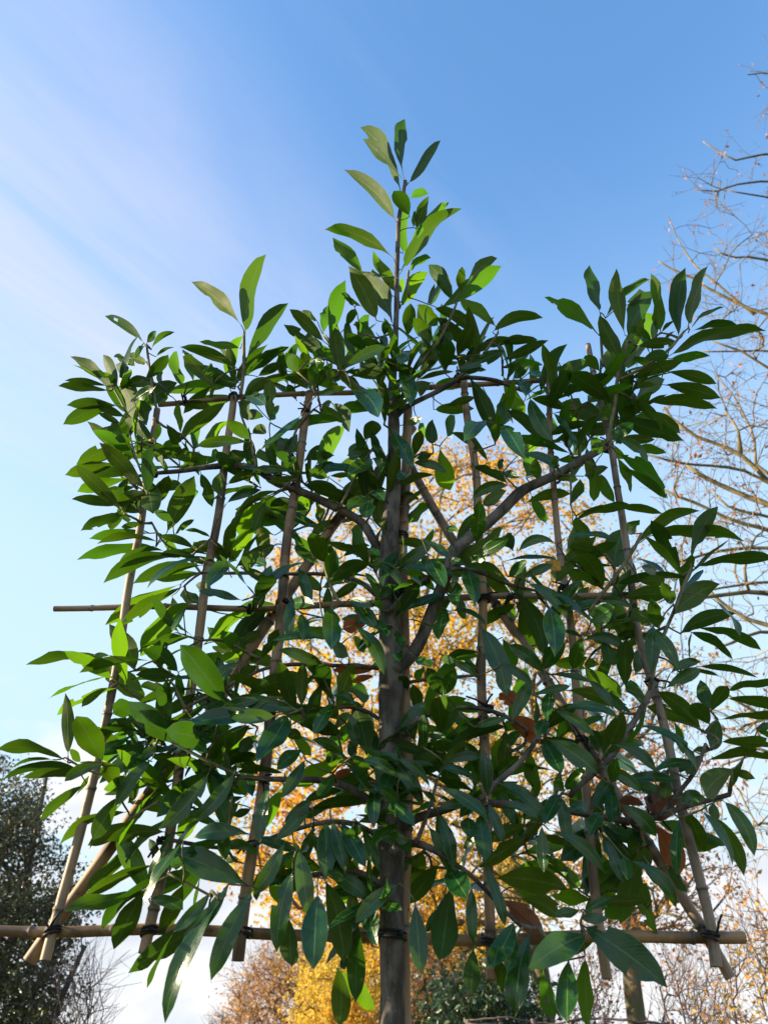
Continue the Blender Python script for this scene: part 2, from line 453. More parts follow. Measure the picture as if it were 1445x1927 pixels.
# ties: x, y, radius px of what is bound, direction of the bound cane in the photo (dx, dy), tails
TIES = [(100,1750,12,(.22,-1),2),(281,1752,12,(.17,-1),1),(461,1756,13,(.12,-1),0),(736,1760,28,(0,-1),0),
 (921,1771,13,(.03,-1),0),(1337,1758,13,(.2,-1),1),(308,1582,11,(.18,-1),2),(472,1592,12,(.12,-1),1),
 (532,1138,11,(.08,-1),1),(470,1146,8,(1,0),1),(733,1132,25,(0,-1),2),(756,1008,11,(0,-1),1),(914,1334,12,(.02,-1),4),
 (910,1128,11,(.02,-1),1),(1060,1112,10,(.1,-1),2),(955,1128,9,(.9,.3),2),(1226,1284,10,(.15,-1),3),(1224,1532,10,(.9,.1),3),
 (1143,842,10,(.2,-1),3),(348,752,8,(1,0),2),(440,748,8,(.1,-1),1),(290,890,7,(.1,-1),1),(556,922,11,(.1,-1),1),
 (748,575,5,(0,-1),1),(862,712,8,(.1,-1),1),(741,772,13,(0,-1),2),(575,778,7,(.1,-1),2),(1046,900,9,(.1,-1),1),(1094,1395,10,(.1,-1),2),
 (497,1470,9,(.1,-1),2),(1172,1548,9,(.6,-.8),1),(760,1115,11,(0,-1),1)]
# leaves: base x,y, tip x,y, width, side seen (u under, b under lit through, l under in the sun, t top, d dead), bow
LEAVES = [
((0,450,2.89),"""785,565,588,433,60,l,15;800,565,850,505,45,t;825,600,940,512,35,u,20;850,640,940,592,22,u,12;790,580,742,635,40,u;785,765,905,640,75,u,10;800,670,700,640,60,u;720,690,660,620,70,b;715,790,635,690,70,u;610,800,400,657,75,u;640,810,570,645,70,u;600,825,345,800,55,u;590,800,375,770,40,u;695,955,605,750,85,b;745,990,670,790,100,u;645,910,390,905,70,u,10;690,970,450,890,65,u;620,900,370,998,95,u,10;660,1005,545,950,40,u;650,1010,540,1050,50,l;835,1085,685,995,85,u;800,1010,770,895,80,u;855,790,700,795,75,u,10;725,875,825,810,60,t;870,790,885,730,55,u;800,880,940,790,110,u;915,845,800,905,80,b;850,1100,870,1010,40,u;745,1110,445,1215,100,u,15;650,1220,380,1275,90,u;705,1290,470,1275,75,u,15;700,1300,450,1360,80,b;730,1100,640,1080,60,u;700,1160,640,1230,60,u;775,1150,770,1060,55,b;770,1150,805,1240,45,l;830,1160,890,1225,55,u;880,1190,905,1260,30,l;1310,465,1065,253,90,u,12;1335,515,1410,122,105,u;1340,655,1546,376,100,u,-10;1310,595,1105,560,50,l,10;1300,710,1008,600,75,u,15;1225,740,1308,545,80,b;985,800,970,625,85,b;1050,770,1045,640,70,b;1295,805,1075,700,90,u;1250,800,935,840,85,b,10;1210,740,1110,700,80,u;1280,860,1065,905,75,b;1240,880,985,1080,95,u;985,1060,970,905,45,b;960,1065,915,1160,80,b;1055,1140,1080,1030,55,b;1105,1120,1235,1000,70,b;1360,1105,1095,1125,70,t,15;1365,1090,1255,1000,80,t;1340,1150,1245,1210,90,u;1290,880,1360,960,90,u;1330,950,1425,965,70,u;1370,1060,1440,1030,70,u;1130,1190,975,1190,70,u,10;970,1190,850,1160,60,u;1200,1230,1180,1145,50,b;800,1300,830,1470,125,u;860,1440,915,1300,80,u;1000,1445,1065,1380,90,b;1090,1265,1150,1440,75,u;1200,1260,1190,1400,70,u;1235,1335,1390,1270,60,u,10;745,1345,570,1380,60,u;740,1440,560,1380,80,u;750,1360,700,1440,60,b;1230,1440,1405,1370,60,t,15;1320,860,1445,760,80,u;1350,850,1440,900,80,t;1390,900,1445,850,70,u"""),
((480,200,2.89),"""790,460,617,132,90,u,10;805,405,605,200,60,u,10;815,405,818,97,58,u;832,420,983,207,60,u,12;765,625,505,374,95,u,18;835,520,930,480,45,b,22;840,600,760,470,95,u,5;755,830,418,675,80,l,25;805,800,830,570,75,b;875,670,935,505,70,u;860,660,870,575,30,u;795,885,1025,555,75,b;800,890,1078,572,95,u,-25;585,915,440,745,80,b,20;770,1020,648,812,75,b,12;840,905,945,832,50,b,20;660,1165,520,895,120,u,10;750,1195,595,925,95,u,20;790,1095,915,920,85,b,-8;1075,1065,955,880,85,u,15;1115,1010,1125,885,60,u;1140,990,1298,840,60,u,15;1000,1100,1295,890,100,b,-15;935,1075,1020,970,75,u;1310,1200,1128,1055,75,b,15;1215,1280,1000,1115,80,u,35;995,1195,890,1090,95,t;1290,1230,1540,1156,75,u,35;1095,1365,1175,1205,95,u;1035,1440,1060,1290,90,u;945,1370,950,1170,60,u;830,1250,845,1090,80,t;930,1270,865,1160,80,t;1165,1360,1390,1280,65,u,20;1090,1440,1330,1340,80,t;1320,1300,1480,1275,60,u,15;400,1380,178,1205,95,u;380,1285,212,1120,80,u;405,1290,470,992,85,b;370,1240,385,1110,60,b;340,1170,262,1118,40,l;495,1200,540,1110,55,u;540,1090,485,1020,35,l;575,1085,490,1045,30,l;460,1440,430,1240,85,u;540,1370,510,1180,60,u;620,1340,505,1240,70,u;660,1260,550,1190,65,l;705,1340,600,1270,70,u;560,1230,610,1145,50,b;480,1435,690,1320,70,t,15;230,1445,180,1360,80,t;290,1440,265,1345,60,u;-60,1460,165,1322,62,u;160,1435,235,1300,60,u;280,1390,365,1390,45,t;690,1430,800,1400,90,u;740,1030,700,970,50,u;785,1010,812,950,45,b;680,930,640,900,40,b;1010,1240,1070,1290,70,u;1180,1195,1070,1160,60,l,12;700,1250,715,1170,50,t;850,1330,800,1400,80,t;720,1340,790,1380,80,u;600,1420,560,1330,80,u;880,1400,980,1330,70,u"""),
((945,450,2.89),"""525,525,255,335,90,l,20;530,400,480,163,75,u;665,520,620,212,90,u;560,430,780,243,50,u,25;700,350,745,295,70,l;860,510,810,213,80,l;680,530,785,315,125,u;700,570,830,440,120,b;960,540,985,195,95,u;1010,475,1112,175,80,u;1020,490,1190,388,25,u,20;865,510,925,450,25,u,8;900,640,1385,515,85,u,30;1010,510,1250,470,45,u,15;910,650,1108,640,65,b;645,660,535,440,95,u;730,580,930,560,70,u;760,650,890,630,80,u;655,690,770,605,90,u;640,770,590,595,125,u;600,900,370,740,120,u,15;680,760,955,675,75,u;880,720,1140,780,75,u,10;860,790,1158,858,90,u,10;775,890,1130,925,75,u,20;720,870,870,770,100,u;550,995,325,900,130,u,15;625,965,950,1075,110,u,-10;690,865,870,1055,65,u,15;600,1080,700,1010,80,t;500,1000,270,1065,60,u,15;245,1115,435,1065,40,u,10;545,1165,480,1090,80,t;540,990,590,900,70,t;620,1090,805,1090,60,u;700,1130,875,1160,65,b;625,1090,775,1205,60,t,25;620,1165,868,1395,100,l,35;615,1230,865,1395,50,l,15;620,1180,700,1360,60,l;500,1240,495,1410,80,l;530,1270,600,1420,70,b;205,840,330,595,85,u,-12;235,780,290,710,60,u;0,695,200,688,45,b,15;55,760,140,690,60,t;0,560,175,545,55,u;0,660,228,560,65,u;90,770,120,850,80,t;0,740,95,960,95,b,15;150,720,190,750,60,t;150,860,260,1080,95,t,-20;345,930,180,875,70,u,15;215,1100,45,945,75,u,20;310,670,360,850,65,u;530,720,455,640,75,u;300,750,460,690,80,u,15;0,1010,100,1165,110,t;10,880,30,990,80,u;110,1170,200,1080,90,b;130,1300,165,1180,90,b;80,1180,300,1270,55,t,40;290,1060,275,980,80,b;480,1080,500,1010,100,b;270,940,390,1130,45,t;280,1310,400,1310,60,l,20;370,1290,440,1210,70,u;370,1445,420,1330,60,l;0,1270,80,1290,50,t;120,1440,350,1390,70,u,20;290,1230,280,1180,55,t;190,1310,180,1200,70,t;440,1290,560,1245,60,u;340,830,450,790,70,u;330,1000,440,960,70,b;420,1100,330,1060,70,b"""),
((945,950,2.89),"""380,90,690,20,55,u,15;540,0,840,45,40,u;715,230,1040,45,85,u,35;800,170,1270,195,90,u,20;1025,320,1160,35,85,u,-15;1045,340,1440,300,75,u,20;610,350,650,150,150,u,-10;980,390,780,190,55,l,10;610,430,975,390,60,u,10;650,500,875,480,105,u;550,460,420,270,110,u,20;920,610,1140,445,130,u,20;965,700,1240,600,95,u,25;1050,670,1375,770,65,u,15;1010,690,1230,830,60,u,25;1015,840,1030,680,14,t;1120,500,1285,690,18,t,10;910,920,1060,860,60,t,20;960,910,1160,930,30,u,10;1060,880,1360,935,45,u,10;880,1000,1060,900,80,t;1125,1120,1080,970,85,u;1130,1120,1215,990,85,u;1215,1015,1500,985,50,u,20;1210,1055,1560,1130,70,u,15;1170,1170,1500,1150,45,u;1085,1230,865,1035,100,u,20;1100,1240,810,1110,90,u,20;1130,1200,1040,1090,110,u;1130,1330,1165,1200,90,u,10;1180,1290,1500,1320,70,u,5;1090,1400,1460,1370,60,u,20;730,1200,1030,1420,60,t,45;590,1305,810,1440,70,t,40;930,1170,985,1340,60,l;670,1000,670,760,110,u;720,920,760,800,80,u;810,940,820,680,90,t;800,660,940,870,80,t,15;680,620,770,600,85,u;850,670,810,530,90,t;660,750,640,540,100,b;480,640,600,560,110,t;520,530,685,560,50,t,25;420,580,450,470,90,u;930,540,870,430,80,t;425,745,645,790,70,t,50;380,900,430,740,90,t;230,920,45,775,85,t,15;215,900,320,740,110,t;75,470,215,795,120,u,30;250,550,290,780,130,t;60,640,30,530,80,b;190,780,80,700,90,b;45,1185,150,970,85,t;265,1010,245,1160,85,t;170,1030,350,990,50,t;340,1010,590,1090,90,u,25;460,950,590,1100,60,t,15;270,925,470,960,35,t,10;460,900,630,1040,90,b,20;275,1110,480,1245,60,t,12;330,1110,610,1150,60,t,25;230,1270,490,1445,120,t,20;225,1280,310,1440,110,t;240,1160,190,1260,80,t;555,1380,650,1150,120,u;640,1130,600,1020,70,b;760,1090,700,960,80,b;0,1140,200,1285,100,d,15;295,215,110,245,60,t,45;60,250,0,170,100,u;340,180,580,185,40,t,15;560,270,380,230,80,u;400,60,440,210,90,l;350,300,520,310,60,u;330,350,520,430,50,l;30,390,130,310,70,t;100,400,260,330,60,t;0,310,280,290,25,t;130,420,340,600,60,t,20;150,420,430,590,40,t;840,370,760,340,60,t;680,150,740,90,80,t;0,720,60,870,70,l;0,860,150,960,60,t;1040,1340,1110,1320,40,l;1380,1240,1440,1190,50,l;1400,1220,1440,1260,50,l;600,640,560,580,90,u;700,560,800,640,90,u;740,420,880,410,70,u;560,720,600,860,90,u;20,1310,90,1240,70,t;400,330,300,400,70,u"""),
((0,1400,2.89),"""370,100,15,38,70,u,30;290,85,80,125,25,u,10;440,145,55,185,60,u,25;445,170,150,185,60,u,10;600,110,375,195,70,t,25;640,270,560,110,110,u,15;475,215,245,400,70,u,15;800,0,620,165,95,u,10;830,80,650,315,85,t,-15;650,280,520,500,110,u;700,370,350,525,65,u,25;720,420,500,540,90,u;905,480,610,520,95,u,20;750,520,490,770,75,u,-20;850,655,455,860,80,u,20;1010,110,830,60,60,u;960,140,775,385,20,u;860,640,820,530,60,u;920,720,570,980,70,u,35;780,800,635,1090,130,u;1000,755,890,1020,110,u;1000,530,795,840,60,t,-10;1350,770,930,590,160,t,10;1360,490,1080,500,100,t,20;1140,150,895,435,120,t,25;1280,145,1065,400,90,t,25;1240,200,1220,440,110,u;1060,340,1010,510,110,b;1370,350,1280,390,50,u;1150,800,960,1000,80,t,15;1240,760,1130,960,70,t;1220,830,1010,1080,90,t;1130,940,735,1210,130,u,-10;950,1020,815,1300,20,u,-5;1200,850,915,1460,110,t,-15;1390,770,1170,1240,120,t,-15;1470,200,1415,510,75,t;1190,110,1400,80,70,b,10;440,100,385,35,50,t;960,690,930,560,90,b;740,180,700,310,45,u,20;1000,640,930,660,60,t;1290,640,1240,620,50,b"""),
((0,950,2.89),"""770,45,630,-5,60,u;700,100,665,20,60,b;815,155,515,185,75,b,10;870,205,560,215,50,u,25;850,225,460,290,75,b,10;770,100,670,120,40,u;905,255,655,330,35,u,40;1090,300,608,410,70,u,60;1080,290,890,270,55,u,12;1070,250,890,180,50,u,15;1110,330,760,420,85,u,25;1090,290,820,435,40,t,20;1105,370,870,405,60,b;985,430,610,635,80,b,10;1005,440,680,640,75,u;1040,520,780,790,130,b;1000,570,940,680,30,t;740,900,610,675,120,u,15;605,850,185,870,60,u,20;600,820,520,815,30,t;830,850,470,905,50,u,25;785,1070,595,880,130,b,10;975,915,790,790,110,u,20;960,935,760,925,70,u,10;920,1000,780,1000,80,b;960,1000,850,1060,110,u;605,990,460,1090,55,u,15;900,1110,900,1010,80,u;1060,1000,780,1080,50,u,10;1080,1020,910,1130,70,u;740,1150,630,1090,110,u;730,1180,590,1210,60,u,10;560,1395,430,1170,150,u;372,1365,362,1055,75,u;700,1200,575,1410,100,b;830,1260,470,1290,40,u,50;950,1310,720,1090,140,t;1140,1070,840,1280,70,u,-10;1170,1290,920,1230,150,t;1050,1420,1330,1220,100,u;1300,1110,1110,1220,50,t;1445,1120,1010,1190,100,t;1230,1080,1010,790,170,t;1310,850,1145,1000,90,t,15;1400,870,1300,950,60,u;1110,760,1330,580,95,b;1240,745,1430,590,100,u;1290,770,1410,690,60,u;1330,790,1445,700,50,b;1270,800,1165,770,50,b;1440,1050,1235,1100,70,t;1360,1030,1445,960,90,u;1240,310,1140,432,100,t;1220,250,1070,210,100,b;1320,520,1100,470,60,t;1080,540,1010,470,80,b;1150,460,1070,440,70,u;1150,180,1020,140,25,u,10;950,170,1050,90,40,u,10;905,160,1045,-130,130,u;945,90,850,40,60,t;1330,-10,1260,140,50,u;1390,-10,1310,150,90,b;1390,130,1250,290,80,b;1430,250,1320,340,90,u;1395,310,1445,330,70,t;1310,340,1445,410,60,u;1445,440,1390,560,70,u;850,1310,790,1370,60,t;1060,1180,960,1210,80,t;1190,1180,1290,1130,80,t;1010,1260,1110,1330,90,t"""),
((450,650,2.89),"""20,180,250,20,65,u,15;100,170,220,100,60,u;15,280,220,170,70,u;170,420,165,200,75,u;170,410,220,340,50,b;245,140,310,0,50,b;380,190,265,55,90,u;400,220,410,105,70,t;415,225,500,105,60,u;380,245,255,185,40,u,15;420,270,570,230,50,t;500,200,490,130,55,u;600,170,770,120,80,u;610,240,750,385,115,t,25;500,310,600,450,85,u;455,380,490,310,50,b;265,460,520,405,70,b,15;340,380,135,555,40,t,-10;420,650,565,465,115,b;170,500,265,590,80,b;300,630,210,590,60,t;200,640,120,570,80,b;350,640,430,550,30,u;305,690,90,690,55,t,20;320,720,170,740,45,u;380,720,510,650,60,b;490,720,390,680,70,t;490,710,600,705,35,u;680,520,750,420,100,u;720,470,755,580,50,t;600,620,670,540,90,u;620,760,620,620,110,b;725,620,605,700,90,t,-5;735,580,600,600,50,t,15;790,680,740,620,60,t;890,350,785,320,85,u;845,300,930,270,45,t;820,450,935,650,100,t;905,430,990,400,50,t;950,610,985,475,70,u;980,420,1010,490,60,b;1050,540,1050,415,80,u;1090,550,1140,765,110,b;1130,500,1170,390,70,b;1050,590,970,610,60,u;940,640,1110,690,60,t,20;910,700,865,730,60,t;1355,640,1165,490,60,u,30;1255,170,1375,435,105,u;1330,410,1240,500,100,t;1120,330,1270,285,50,u;1050,70,1010,0,60,u;1115,150,1130,-40,90,u;880,100,930,300,90,t;1050,200,960,250,90,u;990,180,870,110,60,u;850,90,780,130,90,u;1180,140,1330,130,50,t;790,290,850,390,90,u;1260,660,1440,740,60,u,20;1260,840,1440,770,70,t,25;1320,870,1445,800,80,u;1290,1080,1310,860,110,t;1180,1080,1265,930,60,u;1120,990,1180,1000,45,t;900,870,990,790,30,u;900,960,1030,880,80,b;790,1010,730,820,110,u;715,830,690,930,90,t;690,820,600,890,80,t;730,790,785,840,70,t;600,820,720,790,30,l;555,800,380,760,60,u,15;540,870,680,740,80,u,15;270,980,380,840,110,b;250,970,135,850,110,b;355,1090,170,960,55,l,10;470,1190,400,1030,115,u;470,1190,480,1040,80,b;445,970,420,850,60,l;510,940,395,1030,60,u;500,1290,690,1190,100,u,20;490,1280,520,1130,90,t;640,1150,660,990,90,b;560,1150,660,1090,40,u;420,1190,310,1100,60,t;710,1190,870,1300,60,t,35;700,1110,760,1150,50,t;850,1080,1015,1110,60,u,25;995,1060,1125,1150,50,t,15;900,1200,1010,1120,70,u;1030,1160,1110,1310,105,t;870,1170,1020,1150,20,u;1140,1160,1210,1180,40,t;1300,1140,1445,1060,80,t;1225,1190,1340,1150,60,t;1235,1210,1280,1380,110,t;1180,1290,1185,1400,85,t;950,1300,1030,1280,60,u;750,1380,840,1310,60,t;890,1310,945,1340,50,u;500,1390,640,1290,60,u;330,1210,380,1390,75,t;280,1400,385,1400,80,t;600,1380,720,1420,60,t;110,1370,280,1210,55,t,20;205,1080,15,1190,90,u;140,1170,110,1010,95,u;230,790,0,930,50,u,30;130,830,0,910,40,u,15;130,840,10,1010,90,b;150,840,85,1000,60,u;80,990,-20,1110,70,b;280,830,180,870,60,u;570,1290,660,1200,70,b;440,1340,380,1260,80,b;1060,1260,960,1290,70,u;1390,540,1400,430,60,t;1410,680,1430,620,40,t"""),
((450,1050,2.89),"""0,440,130,290,80,u;20,510,160,400,70,b;120,550,210,400,75,u;290,190,270,410,75,t;340,300,350,440,70,t;500,265,500,465,120,t;610,225,735,370,80,t;620,365,775,610,80,t,20;470,330,190,490,40,u,20;490,430,210,450,55,t,10;740,340,800,425,80,t;850,390,885,480,60,t;880,500,850,560,60,t;1120,275,1090,430,90,t;1140,290,1320,360,30,t,35;960,540,1035,590,70,t;1170,550,1105,560,60,t;1000,590,970,660,50,b;1110,760,1030,610,85,t;1110,750,1170,610,85,t;1180,830,1100,760,80,t;1310,370,1440,720,130,t,20;1310,515,1140,540,40,u,10;1300,640,1180,570,50,t;1300,660,1240,540,70,b;850,750,920,640,55,b;980,860,950,700,80,u;870,930,1010,800,70,t,10;960,1000,870,760,110,u;1000,1030,1000,870,65,t;1100,960,1080,780,110,u;1250,920,1180,830,110,b;1110,980,1290,910,100,b;1330,880,1250,930,70,u;1010,960,1110,975,50,t;1075,1050,1060,980,80,u;1110,1060,1420,930,75,u,30;1040,1100,780,1030,70,u,35;1090,1150,1220,1000,50,u;1005,1370,780,1070,100,t,35;1040,1260,880,1110,60,t,30;870,1200,690,1100,70,t,15;640,1060,610,870,80,t;700,1060,640,820,130,u;750,1070,730,940,60,b;630,1100,600,1000,60,u;700,1220,620,1085,80,t,15;575,1110,410,1000,70,t,30;540,970,420,920,70,u;560,960,370,890,100,u;520,920,590,860,60,b;500,780,410,940,80,t,8;540,880,490,840,80,u;510,750,620,790,60,t,20;360,870,490,660,40,u,-10;340,820,350,590,85,u;380,640,75,740,110,u,20;250,780,310,670,50,u;235,770,85,870,45,t,15;440,585,235,505,75,t,10;320,830,0,770,90,t;200,860,-20,870,90,t;270,850,110,1090,140,t,10;250,930,330,980,70,u;345,1040,215,1145,90,t,10;360,1095,240,1285,80,t,10;510,1170,430,1290,75,t,10;250,1175,0,1165,45,u,15;95,1060,0,1100,60,b;110,960,0,1040,70,u;570,780,570,620,70,b;680,790,640,680,100,b;480,740,440,590,110,u;600,540,510,480,90,u;620,420,690,500,60,b;745,600,530,610,55,d;740,640,600,670,35,d;740,310,580,380,80,d;620,1150,520,1190,40,d;740,1220,730,1440,85,t;790,1320,940,1440,90,t,10;870,1330,780,1260,70,t;1080,1250,1340,1420,75,t,25;1350,1300,1330,1060,85,t;1310,1240,1110,1150,50,t,25;1120,1130,1300,1090,60,t,25;1080,1370,1240,1340,60,t,15;1280,920,1445,870,50,t;240,1445,380,1330,70,t;350,1330,540,1270,60,u,15;1395,1200,1420,1000,80,b;500,1350,350,1400,60,u;920,720,880,640,60,u;1240,1000,1150,1050,70,u;590,700,640,620,70,b;1000,1180,1100,1110,60,u;560,1040,480,1100,60,u;420,660,390,560,70,u"""),
((400,1400,2.627),"""360,480,220,720,85,t,10;490,290,325,460,70,t,10;400,620,325,990,105,t,-15;380,850,390,1075,110,u;425,510,470,820,100,t;520,730,500,1080,145,t;550,660,640,1045,130,u,20;590,380,655,610,80,t;560,380,560,640,110,t;630,385,745,590,95,t;620,560,610,670,90,u;700,560,670,770,110,b;925,690,725,870,85,t,15;700,700,690,860,70,u;720,870,710,1245,105,u;660,1030,650,1110,50,u;1000,780,1025,1105,105,t;1040,530,970,700,110,u;1120,590,980,770,100,u;1060,400,1190,640,90,t,10;1110,340,1180,600,75,t,15;1160,620,1250,750,130,t;1180,700,1130,1060,150,u;1280,700,1290,980,70,t;1130,800,1060,920,50,u;1340,580,1440,870,60,t;1290,1000,1280,1220,95,u;1430,960,1390,1090,80,t;1320,340,1340,560,100,t;1360,290,1430,470,60,t;1260,360,1270,460,100,t;500,420,450,570,70,u;330,560,340,700,70,u;400,480,430,580,60,b;460,330,760,290,70,u,12;240,620,220,760,60,u;770,460,820,500,60,b;830,560,800,670,50,u;480,450,560,540,80,u;640,700,600,780,70,b;720,620,760,740,60,u;1000,560,900,640,60,u"""),
((900,1400,2.651),"""280,250,260,70,70,b;430,230,525,130,70,t;430,230,375,190,60,t;410,250,335,390,85,t;410,255,440,480,75,t;100,200,270,280,50,t,15;110,200,330,380,60,t,25;320,390,145,310,45,t,15;315,400,325,620,70,t;350,430,600,620,70,t,35;245,460,20,600,90,u;240,405,60,470,80,u;665,210,665,370,75,t;660,200,690,80,70,t;690,195,970,190,60,t,25;700,300,870,450,90,t,20;620,340,555,450,80,t;600,110,790,230,60,t,20;860,150,1065,110,50,t,30;950,130,930,260,70,u;1110,50,1040,150,60,u;1280,120,1140,250,130,u,15;1260,130,1370,170,50,u;1330,60,1250,230,40,u;1000,270,1110,270,85,t;1170,290,1180,370,60,u;1215,280,1360,535,85,t,30;1110,330,1260,580,50,t,20;1140,340,1310,635,75,u,30;1040,340,1120,520,90,u;880,390,1220,500,80,b,20;1000,370,990,630,65,t;870,390,990,630,100,d,15;900,230,850,330,70,d;1000,240,890,370,70,d;830,310,710,290,40,d,15;620,440,720,670,70,t,-10;720,560,740,670,70,t;700,500,640,390,90,b;560,410,480,580,90,b;690,730,610,560,90,b;840,820,740,590,140,b;860,620,780,460,100,b;750,580,965,800,70,t,40;950,600,1025,730,60,b;80,670,415,720,140,u,15;200,770,390,860,80,u,20;575,775,380,760,80,b;530,830,660,770,50,t;860,780,630,790,70,u;760,830,640,860,80,b;510,830,395,850,60,t;510,900,900,1185,190,t,15;540,950,285,1100,150,t,10;260,930,190,1310,130,t,-15;450,1060,440,1360,125,t;320,1110,370,1350,85,b;530,1060,545,1390,90,b;180,880,60,1095,110,t,15;190,960,150,1120,80,t;110,770,310,940,90,d;650,870,520,870,60,t;100,1070,120,1210,80,u;420,620,500,700,80,b;560,300,470,330,70,t"""),
]
# ------------------------------------------------------------------ ground
GZ = 0.0
def build_ground():
    k = NT('winter_grass')
    o = k.obj()
    c = k.mix(k.rng(k.noise(o, 0.6, 6), 0.35, 0.65), (0.045, 0.065, 0.020), (0.085, 0.075, 0.035))
    c = k.mix(k.rng(k.noise(o, 7, 4), 0.52, 0.66), c, (0.16, 0.085, 0.03))
    m = k.done(k.bsdf(c, 0.95, 0.1, k.bump(k.noise(o, 30, 4), 0.8, 0.03)))
    mb = MB()
    n, half = 60, 600.0
    t = np.linspace(-1, 1, n); g = np.sign(t) * np.abs(t) ** 2.2 * half
    V = [(x, y + 40, 0.0) for y in g for x in g]
    F = [(j * n + i, j * n + i + 1, (j + 1) * n + i + 1, (j + 1) * n + i) for j in range(n - 1) for i in range(n - 1)]
    mb.add(V, F)
    o = mb.build('ground', m)
    o['kind'] = 'structure'
build_ground()

# ------------------------------------------------------------------ the frame and the laurel
D = 1.37                                     # distance of the upright frame from the camera
def lean(py):                                # the soft leader leans a little towards the viewer
    return -0.16 * max(0.0, (700 - py) / 465.0) ** 1.2
def pt(px, py, d=0.0):
    return at(px, py, D + d + lean(py))
def resample(P, R, step):
    P, R = np.asarray(P, float), np.asarray(R, float)
    seg = np.linalg.norm(np.diff(P, axis=0), axis=1); arc = np.concatenate([[0], np.cumsum(seg)])
    n = max(3, int(arc[-1] / step) + 1)
    s = np.linspace(0, arc[-1], n)
    # cubic smoothing through the points
    out = np.stack([np.interp(s, arc, P[:, i]) for i in range(3)], 1)
    for _ in range(3):
        out[1:-1] = out[1:-1] * 0.5 + (out[:-2] + out[2:]) * 0.25
    return out, np.interp(s, arc, R)

def wobble(P, amp, freq, seed):
    r = np.random.default_rng(seed); n = len(P)
    arc = np.concatenate([[0], np.cumsum(np.linalg.norm(np.diff(P, axis=0), axis=1))])
    o = P.copy()
    for i in range(3):
        for f in (1, 2.3):
            o[:, i] += amp / f * np.sin(arc * freq * f + r.uniform(0, 6.28))
    return o

trellis = thing('bamboo_trellis', 'flat frame of tan bamboo canes tied with black bands behind the laurel', 'trellis', pt(740, 1762, 0.05))
def build_cane(pts, r0, r1, d, grey, seed):
    r = random.Random(seed)
    P, Rpx = [], []
    m = len(pts)
    for i, (x, y) in enumerate(pts):
        P.append(at(x, y, D + d)); Rpx.append((r0 + (r1 - r0) * i / (m - 1)) * scale_at(x, y, D + d))
    P, R = resample(P, Rpx, 0.012)
    n = len(P); arc = np.concatenate([[0], np.cumsum(np.linalg.norm(np.diff(P, axis=0), axis=1))])
    pos = r.uniform(0.03, 0.12); nodes = []
    while pos < arc[-1]:
        nodes.append(pos); pos += r.uniform(0.13, 0.20)
    # finer rings at the nodes
    s = set(arc.tolist())
    for q in nodes:
        for e in (-0.006, -0.0025, 0, 0.002, 0.005): s.add(min(max(q + e, 0), arc[-1]))
    s = np.array(sorted(s))
    P2 = np.stack([np.interp(s, arc, P[:, i]) for i in range(3)], 1); R2 = np.interp(s, arc, R)
    kink = 0.0
    for q in nodes:
        R2 *= 1 + 0.20 * np.exp(-((s - q) / 0.0026) ** 2) - 0.07 * np.exp(-((s - q - 0.007) / 0.004) ** 2)
    P2 = wobble(P2, 0.0035, 8, seed)
    mb = MB()
    vv = np.full(len(s), grey)
    for q in nodes: vv = vv + 3.0 * np.exp(-((s - q + 0.0035) / 0.0022) ** 2)
    mb.tube(P2, R2, 10, caps=False, val=np.repeat(vv, 10))
    # cut ends: a wall of some thickness and a dark hollow
    for e, nx in ((0, 1), (-1, -2)):
        ax = unit(P2[e] - P2[nx])
        c, rr = P2[e], R2[e]
        mb.tube([c + ax * 0.0004, c - ax * 0.012], [rr * 0.62, rr * 0.55], 10, caps=False, val=grey)
        ref = unit(np.cross(ax, [0.3, 0.5, 0.8])); w = np.cross(ax, ref)
        a = np.arange(10) * 2 * math.pi / 10
        ring = [c + ax * 0.0003 + rr * f * (math.cos(q) * ref + math.sin(q) * w) for f in (1.0, 0.62) for q in a]
        mb.add(ring, [(i, (i + 1) % 10, 10 + (i + 1) % 10, 10 + i) for i in range(10)], grey)
        inner = [c - ax * 0.010 + rr * 0.6 * (math.cos(q) * ref + math.sin(q) * w) for q in a]
        mb.add(inner, [tuple(range(10))], grey)
    mb.build('cane', M['bamboo'], trellis)
for i, (pts, r0, r1, d, grey) in enumerate(CANES):
    build_cane(pts, r0, r1, d, grey, 40 + i)

